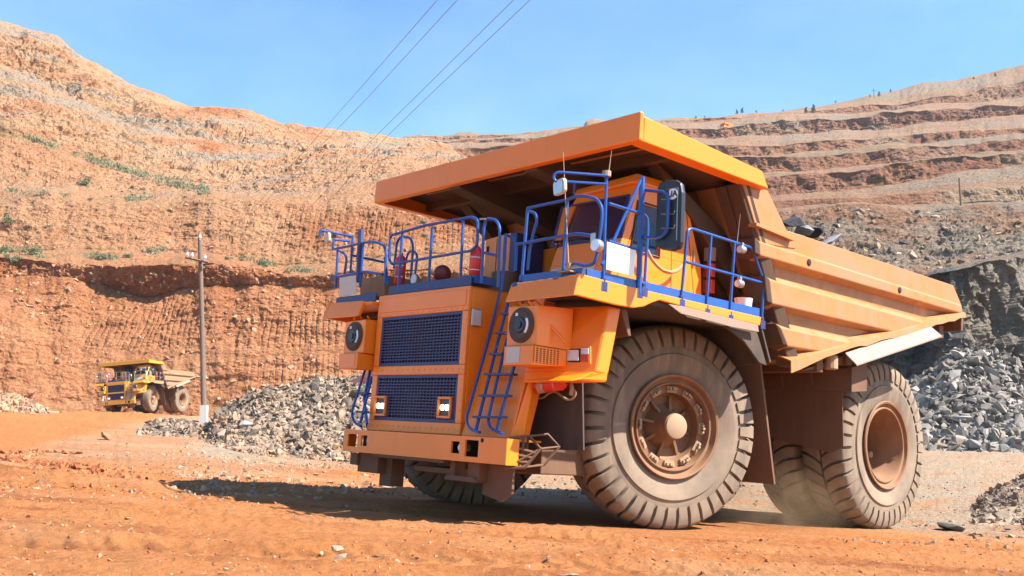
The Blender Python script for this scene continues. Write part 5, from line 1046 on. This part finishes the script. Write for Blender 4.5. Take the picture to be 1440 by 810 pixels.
M['grille'] = paint('grille_paint', (0.011, 0.018, 0.11), (0.12, 0.065, 0.05), 0.45, 0.5)
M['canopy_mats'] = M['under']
near_truck = build_truck(dict(paint='orange', body='body', rail='blue', near=True, steer=-0.30))
near_truck.matrix_world = Matrix([[*RW[0], TW[0]], [*RW[1], TW[1]], [*RW[2], TW[2]], [0, 0, 0, 1]])
tag(near_truck, "huge orange mining dump truck with blue railings and rock load in foreground", "dump truck", "mining dump trucks in the pit")
# ================================================================== SECOND TRUCK (same machine, yellow, on the haul road)
SWAP = {'orange_paint': 'yellow', 'worn_body_paint': 'ybody', 'blue_paint': 'steel', 'navy_paint': 'navy', 'shaded_underside': 'frame'}
DROP = {'country_sticker', 'lettering', 'number_board', 'front_plate_sign'}
def copy_tree(o, parent=None):
    n = o.copy(); COL.objects.link(n); n.parent = parent
    if o.type == 'MESH':
        for i, s in enumerate(o.material_slots):
            k = SWAP.get(s.material.name if s.material else '')
            if k: n.material_slots[i].link = 'OBJECT'; n.material_slots[i].material = M[k]
    for ch in list(o.children):
        if ch.name.split('.')[0] not in DROP: copy_tree(ch, n)
    return n
far_truck = copy_tree(near_truck)
for o in far_truck.children:
    if o.name.startswith('wheel') and abs(o.location.x) < 1: o.rotation_euler[2] = (0.22 if o.location.y > 0 else math.pi + 0.22)
FA = math.radians(-102.6); fwd = Vector((math.cos(FA), math.sin(FA), 0)); left = Vector((-fwd.y, fwd.x, 0))
Df = 112.0; pL, pR_, pB = Vector(Wp(228, 577.5, Df)), Vector(Wp(156, 583.0, Df - .5)), None
roll = math.asin(max(-.2, min(.2, (pL.z - pR_.z) / (pL - pR_).length))) * .8; pitch = -0.01
Rf = Matrix.Rotation(FA, 3, 'Z') @ Matrix.Rotation(-pitch, 3, 'Y') @ Matrix.Rotation(roll, 3, 'X')
org = (pL + pR_) / 2
far_truck.matrix_world = Matrix.Translation(org) @ Rf.to_4x4()
tag(far_truck, "smaller looking dusty yellow mining dump truck driving on the haul road at left", "dump truck", "mining dump trucks in the pit")
# a tiny one at work on the rim
rimt = MB()
rimt.box(-3, 2.4, -2.9, 2.9, 4.4, 5.4); rimt.hexa([(-7,-2.8,3.6),(-1.5,-2.8,2.4),(-1.5,2.8,2.4),(-7,2.8,3.6)], [(-7,-3,4.6),(-1.2,-3,4.7),(-1.2,3,4.7),(-7,3,4.6)]); rimt.box(1, 3, -2.5, 2.5, 1.2, 3.4); rimt.box(.2, 1.6, .8, 2.2, 3.3, 4.6)
for x in (0, -5.4):
    for y in (-2, 2): rimt.cyl((x, y-.5, 1.5), (x, y+.5, 1.5), 1.5, 16)
rt = rimt.build('dump_truck', 'orange'); q = on_wall(WR_V, WR_u, 1022, 178); rt.location = q + np.array([0, 4, -.6]); rt.rotation_euler = (0, 0, math.radians(-150)); rt.scale = (.55, .55, .55); tag(rt, "tiny orange dump truck far away just below the right skyline", "dump truck", "mining dump trucks in the pit")

# ================================================================== LOAD, BUCKET
def rock_obj(name, seed, size, loc, mat, label, cat='rock', group=None, rot=None, sub=True, tone=None):
    V, F = rock_proto(seed, 1.0, 18); V = V * np.array(size); me = bpy.data.meshes.new(name); me.from_pydata(V.tolist(), [], F.tolist()); me.materials.append(M[mat])
    at = me.attributes.new("tone", 'FLOAT', 'POINT'); at.data.foreach_set("value", np.full(len(V), (tone if tone is not None else (seed * .37) % 1), np.float32))
    o = bpy.data.objects.new(name, me); COL.objects.link(o); o.location = loc; r = random.Random(seed); o.rotation_euler = rot if rot else (r.uniform(-.4, .4), r.uniform(-.4, .4), r.uniform(0, 6.28))
    if sub:
        b_ = o.modifiers.new("bevel", 'BEVEL'); b_.width = .05 * min(size); b_.segments = 1
    tag(o, label, cat, group); return o
lm = MB(); nx, ny = 26, 14; vs = []
for i in range(nx):
    for j in range(ny):
        x = -1.2 - 4.6 * i / (nx - 1); y = -2.65 + 5.3 * j / (ny - 1); w_ = 1 - abs(y) / 2.9
        z = 4.30 + .75 * w_ * max(0, 1 - abs(x + 1.9) / 2.9) + .10 * random.uniform(-1, 1); z = max(z, 2.9 + (-1.2 - x) * .25)
        vs.append(to_world((x, y, z)))
lm.add(vs, [(i*ny+j, i*ny+j+1, (i+1)*ny+j+1, (i+1)*ny+j) for i in range(nx-1) for j in range(ny-1)]); ld = lm.build('ore_load', 'rock_dark'); at = ld.data.attributes.new("tone", 'FLOAT', 'POINT'); at.data.foreach_set("value", np.full(len(ld.data.vertices), .3, np.float32)); tag(ld, kind='stuff')
lp_ = rng.uniform(0, 1, (420, 2)); px_ = -1.4 - 3.4 * lp_[:, 0]; py_ = -2.5 + 5.0 * lp_[:, 1]; pz_ = 4.36 + .72 * (1 - np.abs(py_) / 2.9) * np.maximum(0, 1 - np.abs(px_ + 1.9) / 2.9)
scatter("ore_rocks", np.stack([to_world(p) for p in zip(px_, py_, pz_)]), rng.uniform(.08, .3, 420), M['rock_dark'])
for i, (u, v, sx, sy, sz, tn, lb) in enumerate([(1113, 313, .28, .36, .18, .15, "dark blue grey slab of ore at the front of the truck load"), (1130, 324, .22, .26, .18, .75, "pale grey block of ore between dark rocks in the truck load"),
        (1148, 327, .24, .26, .17, .05, "nearly black jagged rock in the truck load"), (1168, 338, .42, .26, .11, .7, "long flat light grey slab at the rear of the truck load")]):
    p = to_world(T(u, v, 1, 2.35)); rock_obj('ore_rock', 40 + i, (sx, sy, sz), p, 'rock_dark', lb, 'rock', 'ore rocks in the truck load', (0.2, 0.25 * i - .3, .6 + i), tone=tn)
bk = empty('bucket', to_world((-.52, 2.74, 3.19))); bk.rotation_euler = Matrix(RW.tolist()).to_euler()
q = MB(); q.lathe([(0,.105),(0,.11),(.27,.135),(.285,.14),(.285,.128),(.02,.10),(.02,0)], 24, mat=Matrix.Rotation(math.pi/2, 4, 'X')); q.build('pail', 'white', bk, smooth=True)
q = MB(); q.tube([(.138*math.cos(a), .138*math.sin(a)*.25-.03, .27 - .14*abs(math.sin(a))) for a in np.linspace(0, math.pi, 10)], .006, 5); q.build('handle', 'steel', bk)
tag(bk, "white plastic bucket standing on the truck deck behind the railing", "bucket")

# ================================================================== POLES, WIRES
def uv_ground(u, D): x = (u - 720) / FPX * D; return np.array([x, D, float(ground_z(x, D, False))])
Dp = 50.0; base = Wp(287, 606, Dp); top = Wp(281, 335, Dp)
up_ = empty('utility_pole', base)
def rel(p): return tuple(np.array(p) - base)
q = MB(); q.tube([rel(Wp(287, 596, Dp)), rel(Wp(284.5, 470, Dp)), rel(top)], .14, 12, r1=.105); q.build('pole', 'wood', up_, smooth=True)
q = MB(); q.box(-.17, .17, -.30, -.02, -.25, 1.25); q.build('concrete_stub', 'concrete', up_)
q = MB()
for z in (.35, .95): q.tube([(.16*math.cos(a), -.02+.16*math.sin(a), z) for a in np.linspace(0, 6.28, 12)], .02, 5)
q.build('wire_band', 'steel', up_)
q = MB(); a, b_ = np.array(rel(Wp(261, 362, Dp-.2))), np.array(rel(Wp(293, 369, Dp-.2))); q.tube([a, b_], .065, 4); q.build('crossarm', 'wood', up_)
INS = []
for u, v in ((263, 362), (288, 366), (281, 337), (270, 363)):
    p = np.array(rel(Wp(u, v, Dp-.2))); q = MB(); q.cyl(p, p+[0,0,.14], .02, 6); q.lathe([(.10,.0),(.10,.075),(.15,.085),(.20,.05),(.27,.06),(.29,.03),(.29,0)], 14, mat=Matrix.Translation(p) @ Matrix.Rotation(math.pi/2, 4, 'X')); q.build('insulator', 'porcelain', up_, smooth=True); INS.append(p + base + np.array([0, 0, .25]))
tag(up_, "weathered wooden power pole with crossarm and concrete foot near the haul road", "utility pole", "power poles")
q = MB(); q.hexa([(-.95,-.5,-.35),(.95,-.5,-.35),(.95,.5,-.35),(-.95,.5,-.35)], [(-.85,-.42,.16),(.9,-.42,.12),(.9,.42,.12),(-.85,.42,.16)]); cb_ = q.build('concrete_block', 'foundation', None, bevel=.05) if 'foundation' in M else q.build('concrete_block', 'concrete', None, bevel=.05)
cb_.location = Wp(301, 604, Dp - 1.0); cb_.rotation_euler = (0, .03, .06); tag(cb_, "dusty tan concrete block lying at the foot of the power pole", "concrete block")
for i, (pin, pts) in enumerate((((263, 362), [(330, 318, 45), (455, 182, 30), (615, 0, 19), (790, -200, 13)]), ((281, 337), [(345, 307, 45), (470, 186, 30), (643, 0, 19), (830, -200, 13)]),
        ((270, 363), [(400, 318, 41), (530, 190, 29), (726, -4, 18), (925, -200, 13)]), ((288, 366), [(415, 322, 41), (545, 191, 29), (745, 0, 18), (950, -200, 13)]))):
    P = [INS[(0, 2, 3, 1)[i]]] + [Wp(*p) for p in pts]; q = MB(); q.tube(smooth_path(P, 10), .0068, 5); o = q.build('power_cable', 'wire')
    tag(o, ["power cable running from the left end of the crossarm, leftmost in the sky", "power cable running from the pole top, second from left in the sky", "power cable second from the right in the sky", "rightmost power cable crossing the sky to the pole"][i], "cable", "overhead power cables")
def far_pole(u, vb, vt, arm, V, uarr, label):
    b_ = on_wall(V, uarr, u, vb); D = b_[1]; h = (vb - vt) / FPX * D; e = empty('utility_pole', b_); q = MB(); q.tube([(0,0,-1.5), (0,0,h)], .22, 8, r1=.15); q.build('pole', 'wood', e)
    if arm: q = MB(); q.tube([(-1.3,0,h*.72), (1.3,0,h*.76)], .14, 5); q.build('crossarm', 'wood', e)
    tag(e, label, "utility pole", "power poles")
far_pole(1351, 289, 248, False, WR_V, WR_u, "thin dark pole standing on the yellowish bench at right")
far_pole(1229, 137, 123, True, WR_V, WR_u, "tiny pole with crossarm standing on the right skyline")

# ================================================================== VEGETATION
def leaf_mat(name, c0, c1):
    m, nt, b = nodes(name); n = noise_tex(nt, 1.5, 4, 0.6); c = mixc(nt, n.outputs[0], c0, c1); nt.links.new(c, b.inputs["Base Color"]); b.inputs["Roughness"].default_value = 0.8; return m
M['leaf'] = leaf_mat('dusty_leaves', (0.075, 0.10, 0.045), (0.17, 0.19, 0.09)); M['conifer'] = leaf_mat('conifer_leaves', (0.03, 0.055, 0.02), (0.075, 0.11, 0.045)); M['grass'] = leaf_mat('dry_grass', (0.11, 0.12, 0.06), (0.22, 0.20, 0.105))
def leaves(center, rad, n, size, squash=.7, r=rng):
    p = r.normal(size=(n, 3)); p /= np.linalg.norm(p, axis=1, keepdims=True); p *= (r.uniform(.15, 1, (n, 1)) ** .5) * np.array([rad, rad, rad * squash]); p[:, 2] = np.abs(p[:, 2]); p += center
    a, b_ = r.normal(size=(n, 3)), r.normal(size=(n, 3)); a /= np.linalg.norm(a, axis=1, keepdims=True); b_ /= np.linalg.norm(b_, axis=1, keepdims=True)
    s = size * r.uniform(.5, 1.2, (n, 1)); return np.stack([p - a*s, p + a*s, p + b_*s*1.2], 1).reshape(-1, 3)
def shrub(pos, rad, label, tree=False, h=None, group="shrubs on the pit benches"):
    e = empty('pine_tree' if tree else 'shrub', pos); vs = []
    if tree:
        for k in range(9):
            z = h * (.18 + .8 * k / 9); vs.append(leaves(np.array([rng.normal(0, .15), 0, z]), rad * (1.05 - k / 9.5), 60, rad * .22, .5))
    else:
        for k in range(7): vs.append(leaves(np.array([rng.uniform(-.6, .6) * rad, rng.uniform(-.6, .6) * rad, rng.uniform(.0, .45) * rad]), rad * rng.uniform(.35, .6), 55, rad * .12, 1.0))
    vs = np.concatenate(vs); f = np.arange(len(vs)).reshape(-1, 3); c = soup('crown' if tree else 'foliage', vs, f, M['conifer' if tree else 'leaf']); c.parent = e
    q = MB()
    if tree: q.tube([(0,0,-1), (0,0,h*.9)], rad*.12, 6, r1=rad*.03)
    else:
        for k in range(4): q.tube([(0,0,-.3), (rng.uniform(-.5,.5)*rad, rng.uniform(-.3,.3)*rad, rad*.5)], rad*.03, 4, r1=rad*.01)
    q.build('trunk' if tree else 'stem', 'wood', e); tag(e, label, 'tree' if tree else 'shrub', group)
for u, v, w_, lb in ((119, 257, 24, "largest round grey green shrub high on the left slope"), (16, 313, 24, "bushy green shrub near the left edge of the photo"), (62, 318, 9, "small dark shrub right of the bushy one at far left"), (450, 214, 19, "green shrub on the pale slope below the left skyline"),
        (407, 206, 11, "low shrub left of the cables on the pale slope"), (375, 249, 10, "small green shrub right of the stone patch on the upper bench"), (142, 361, 24, "wide low shrub on the left bench above the red face"), (180, 360, 16, "narrow shrub second along the left bench"), (45, 356, 28, "leafy low shrub near left edge on the red bench"), (18, 366, 26, "greyish shrub at far left end of the red bench"), (5, 352, 20, "shrub cut by the left edge of the photo on the bench"),
        (210, 353, 15, "small shrub left of the power pole top on the bench"), (322, 363, 12, "small shrub right of the power pole on the bench"), (368, 371, 20, "bright green shrub on the bench right of the pole"), (338, 364, 10, "tiny shrub between two others right of the pole"), (405, 380, 13, "low shrub on the bench behind the truck mirror"), (428, 380, 12, "low shrub on the bench beside the truck's right railing"),
        (594, 311, 12, "green shrub seen under the canopy's left edge"), (597, 328, 9, "lower green shrub seen above the hood railing"), (188, 262, 9, "tiny shrub on the grassy strip of the left slope"), (200, 264, 8, "second tiny shrub on the grassy strip"), (127, 279, 9, "little shrub under the large round one"), (525, 308, 8, "faint shrub left of the canopy corner")):
    p = on_wall(WL_V, WL_u, u, v + 3); shrub(p, w_ / FPX * p[1] * .55, lb)
# grass tufts along the ledges
def tufts(V, uarr, spec):
    out = []
    for ua, va, ub, vb, n, spread_, s in spec:
        for k in range(n):
            t_ = rng.uniform()
            if fbm(t_ * 9, ua, 0, 2, 5) + rng.uniform(-.3, .3) < .05: continue
            p = on_wall(V, uarr, ua + (ub-ua)*t_, va + (vb-va)*t_ + rng.normal(0, spread_)); m_ = 14
            q_ = p + rng.normal(0, s, (m_, 3)) * [1, 1, .15]; d_ = rng.normal(0, .3, (m_, 3)) * s + [0, 0, s * .9]; w_ = rng.normal(0, .18, (m_, 3)) * s
            out.append(np.stack([q_ - w_, q_ + w_, q_ + d_], 1).reshape(-1, 3))
    vs = np.concatenate(out); o = soup("grass", vs, np.arange(len(vs)).reshape(-1, 3), M['grass']); tag(o, kind='stuff')
tufts(WL_V, WL_u, [(38, 191, 85, 212, 60, 2, .42), (100, 217, 190, 244, 170, 2.5, .42), (190, 245, 292, 270, 340, 3.5, .42), (230, 255, 290, 268, 240, 3, .42), (10, 268, 95, 276, 70, 2, .4), (120, 360, 165, 363, 90, 1.5, .34), (200, 355, 260, 348, 90, 2, .34), (180, 281, 215, 276, 120, 2.5, .4), (0, 350, 60, 358, 60, 3, .34), (400, 376, 445, 384, 60, 2, .34), (330, 362, 385, 374, 60, 2, .34)])
for u, v, h_, lb in ((1042, 160, 10, "slim dark conifer on the far right skyline, left of its pair"), (1035, 161, 8, "smaller conifer beside the slim one on the skyline"), (1062, 159, 5, "stubby tree on the skyline right of the conifer pair"), (1133, 160, 11, "round dark tree on the slope below the skyline"), (1143, 160, 15, "tall dark tree on the slope beside the round one"),
        (1175, 144, 5, "tiny tree on the skyline left of the small pole"), (1236, 136, 9, "dark tree just right of the small skyline pole"), (1251, 131, 6, "small tree second right of the skyline pole"), (1222, 137, 5, "small bush left of the skyline pole"), (1400, 108, 7, "round bush high on the right skyline"), (1368, 112, 5, "low bush on the upper right slope"), (1100, 157, 4, "tiny bush on the skyline between tree groups"), (978, 167, 5, "tiny tree on the skyline right of the canopy"), (990, 166, 4, "tiny tree further right of the canopy on the skyline")):
    p = on_wall(WR_V, WR_u, u, v); hh = h_ / FPX * p[1]; shrub(p, hh * .28, lb, True, hh, "trees on the pit rim")

# ================================================================== SINGLE BOULDERS
def boulder(u, v, D, w_, hgt, mat, seed, label, group=None, dz=.3, tone=None, rot=None):
    s = w_ / FPX * D / 2; x = (u - 720) / FPX * D; z = CAMZ + (HORIZON - v) / FPX * D
    rock_obj('boulder', seed, (s * 1.15, s, s * hgt), (x, D, z), mat, label, 'boulder', group, rot, tone=tone)
for u, v, w_, hg, mt, sd_, tn, lb in ((481, 766, 28, .75, 'rock_warm', 61, .9, "larger tan stone in the middle foreground below the truck shadow"), (484, 777, 26, .4, 'rock_warm', 62, .3, "flat orange stone right below the larger tan foreground stone"), (534, 776, 18, .5, 'rock_warm', 63, .2, "small orange stone right of the foreground pair"), (329, 793, 12, .8, 'rock_tan', 64, .9, "small pale stone at bottom left of centre"),
        (797, 801, 36, .4, 'rock_warm', 65, .5, "half buried tan stone at the bottom edge under the front wheel"), (770, 777, 10, .7, 'rock_tan', 66, .9, "small pale stone below the front wheel"), (1322, 736, 42, .62, 'rock_pale', 67, .15, "dark grey squared block on the orange soil right of the rear wheel"), (1432, 737, 28, .5, 'rock_pale', 68, .45, "light grey rock at the right edge of the photo"), (1405, 690, 10, .6, 'rock_dark', 69, .2, "small dark stone alone on the gravel at right"), (1400, 740, 14, .5, 'rock_pale', 70, .3, "small grey stone left of the light rock at the right edge"),
        (192, 725, 10, .6, 'rock_tan', 71, .9, "small pale pebble on the road at left")):
    D = gD(u, v + 4); boulder(u, v, D, w_, hg, mt, sd_, lb, tone=tn)
def on_pile(P, u, v):
    X_, D_, Z_, U_ = P; vv = HORIZON + FPX * (CAMZ - Z_) / D_; k = np.argmin((U_ - u) ** 2 + (vv - v) ** 2); return float(D_.flat[k])
for u, v, w_, hg, mt, sd_, tn, lb in ((352, 598, 34, .8, 'rock_pale', 81, .75, "pale whitish slab on the left part of the rubble heap"), (355, 632, 36, .6, 'rock_warm', 82, .4, "tan boulder at the foot of the rubble heap near the block"), (389, 636, 24, .7, 'rock_warm', 83, .2, "brown boulder second along the foot of the rubble heap"), (454, 632, 34, .75, 'rock_warm', 84, .1, "brown square boulder below the truck's near corner of the heap"),
        (478, 645, 22, .6, 'rock_grey', 85, .6, "light boulder beside the truck bumper end"), (500, 556, 40, .7, 'rock_grey', 86, .25, "big brownish boulder at the heap's top next to the truck"), (370, 559, 20, .4, 'rock_tan', 87, .9, "flat tan stone on the heap's left crest"), (303, 625, 14, .7, 'rock_pale', 88, .5, "grey stone just right of the concrete block's base"), (420, 600, 18, .6, 'rock_grey', 89, .6, "grey stone in the middle of the rubble heap")):
    D = on_pile(PA, u, v) - .3; boulder(u, v, D, w_, hg, mt, sd_, lb, "boulders on the left rubble heap", tone=tn)
D = gD(156, 617); boulder(156, 614, D, 25, .65, 'rock_tan', 91, "reddish boulder standing alone by the haul road", tone=.1)
for u, v, w_, hg, sd_, tn, lb in ((1342, 560, 26, .55, 101, .65, "pale tilted slab on the upper right rubble heap"), (1362, 555, 20, .8, 102, .2, "dark pointed block behind the pale tilted slab"), (1432, 546, 18, .7, 103, .7, "light block at the right edge of the grey heap"), (1378, 608, 22, .7, 104, .6, "grey boulder low in the centre of the right heap"), (1360, 612, 26, .7, 105, .1, "dark boulder low on the right heap left of the grey one"), (1418, 592, 22, .6, 106, .7, "pale flat stone at right of the grey heap"),
        (1398, 604, 20, .6, 107, .55, "light boulder between the dark ones on the right heap"), (1310, 568, 18, .6, 108, .6, "light stone just right of the rear wheel on the heap"), (1330, 618, 20, .6, 109, .15, "dark stone at the heap's foot near the rear wheel"), (1435, 575, 20, .7, 110, .3, "grey block cut by the right edge on the heap"), (1290, 610, 18, .7, 111, .1, "black stone at the heap's foot next to the rear tyre"), (1320, 540, 16, .6, 112, .6, "small pale slab high on the right heap")):
    D = on_pile(PB, u, v) - .4; boulder(u, v, D, w_, hg, 'rock_pale', sd_, lb, "boulders on the right rubble heap", tone=tn)

# ================================================================== DUST AND AIR
def volume_mat(name, col, dens, noisy):
    m = bpy.data.materials.new(name); m.use_nodes = True; nt = m.node_tree; nt.nodes.clear(); o = nt.nodes.new("ShaderNodeOutputMaterial"); v = nt.nodes.new("ShaderNodeVolumePrincipled")
    v.inputs["Color"].default_value = (*col, 1); v.inputs["Density"].default_value = dens; v.inputs["Anisotropy"].default_value = 0.1; nt.links.new(v.outputs[0], o.inputs["Volume"])
    if noisy:
        tc = N(nt, "ShaderNodeTexCoord"); le = N(nt, "ShaderNodeVectorMath", operation='LENGTH'); nt.links.new(tc.outputs["Object"], le.inputs[0])
        fr = N(nt, "ShaderNodeMapRange"); fr.inputs[1].default_value = 1.0; fr.inputs[2].default_value = 0.15; fr.inputs[3].default_value = 0; fr.inputs[4].default_value = 1; nt.links.new(le.outputs["Value"], fr.inputs[0])
        n = noise_tex(nt, 1.8, 4, 0.6); r = ramp(nt, n.outputs[0], 0.42, 0.72); mu = N(nt, "ShaderNodeMath", operation='MULTIPLY'); nt.links.new(fr.outputs[0], mu.inputs[0]); nt.links.new(r.outputs[0], mu.inputs[1])
        m2 = N(nt, "ShaderNodeMath", operation='MULTIPLY'); m2.inputs[1].default_value = dens; nt.links.new(mu.outputs[0], m2.inputs[0]); nt.links.new(m2.outputs[0], v.inputs["Density"])
    return m
bm = bmesh.new(); bmesh.ops.create_icosphere(bm, subdivisions=3, radius=1.0); me = bpy.data.meshes.new("dust_cloud"); bm.to_mesh(me); bm.free(); me.materials.append(volume_mat('dust', (0.62, 0.38, 0.21), 1.0, True))
o = bpy.data.objects.new("dust_cloud", me); COL.objects.link(o); o.matrix_world = Matrix.Translation(Vector(to_world((-2.9, 2.0, .35)))) @ Matrix(RW.tolist()).to_4x4() @ Matrix.Diagonal((1.9, 1.0, .95, 1)); tag(o, kind='stuff')
HZ = 0.00012
q = MB(); q.box(-700, 900, -95, 900, -14, 330); me = q.build('haze', volume_mat('haze_air', (0.85, 0.90, 1.0), HZ, False)); tag(me, kind='stuff')
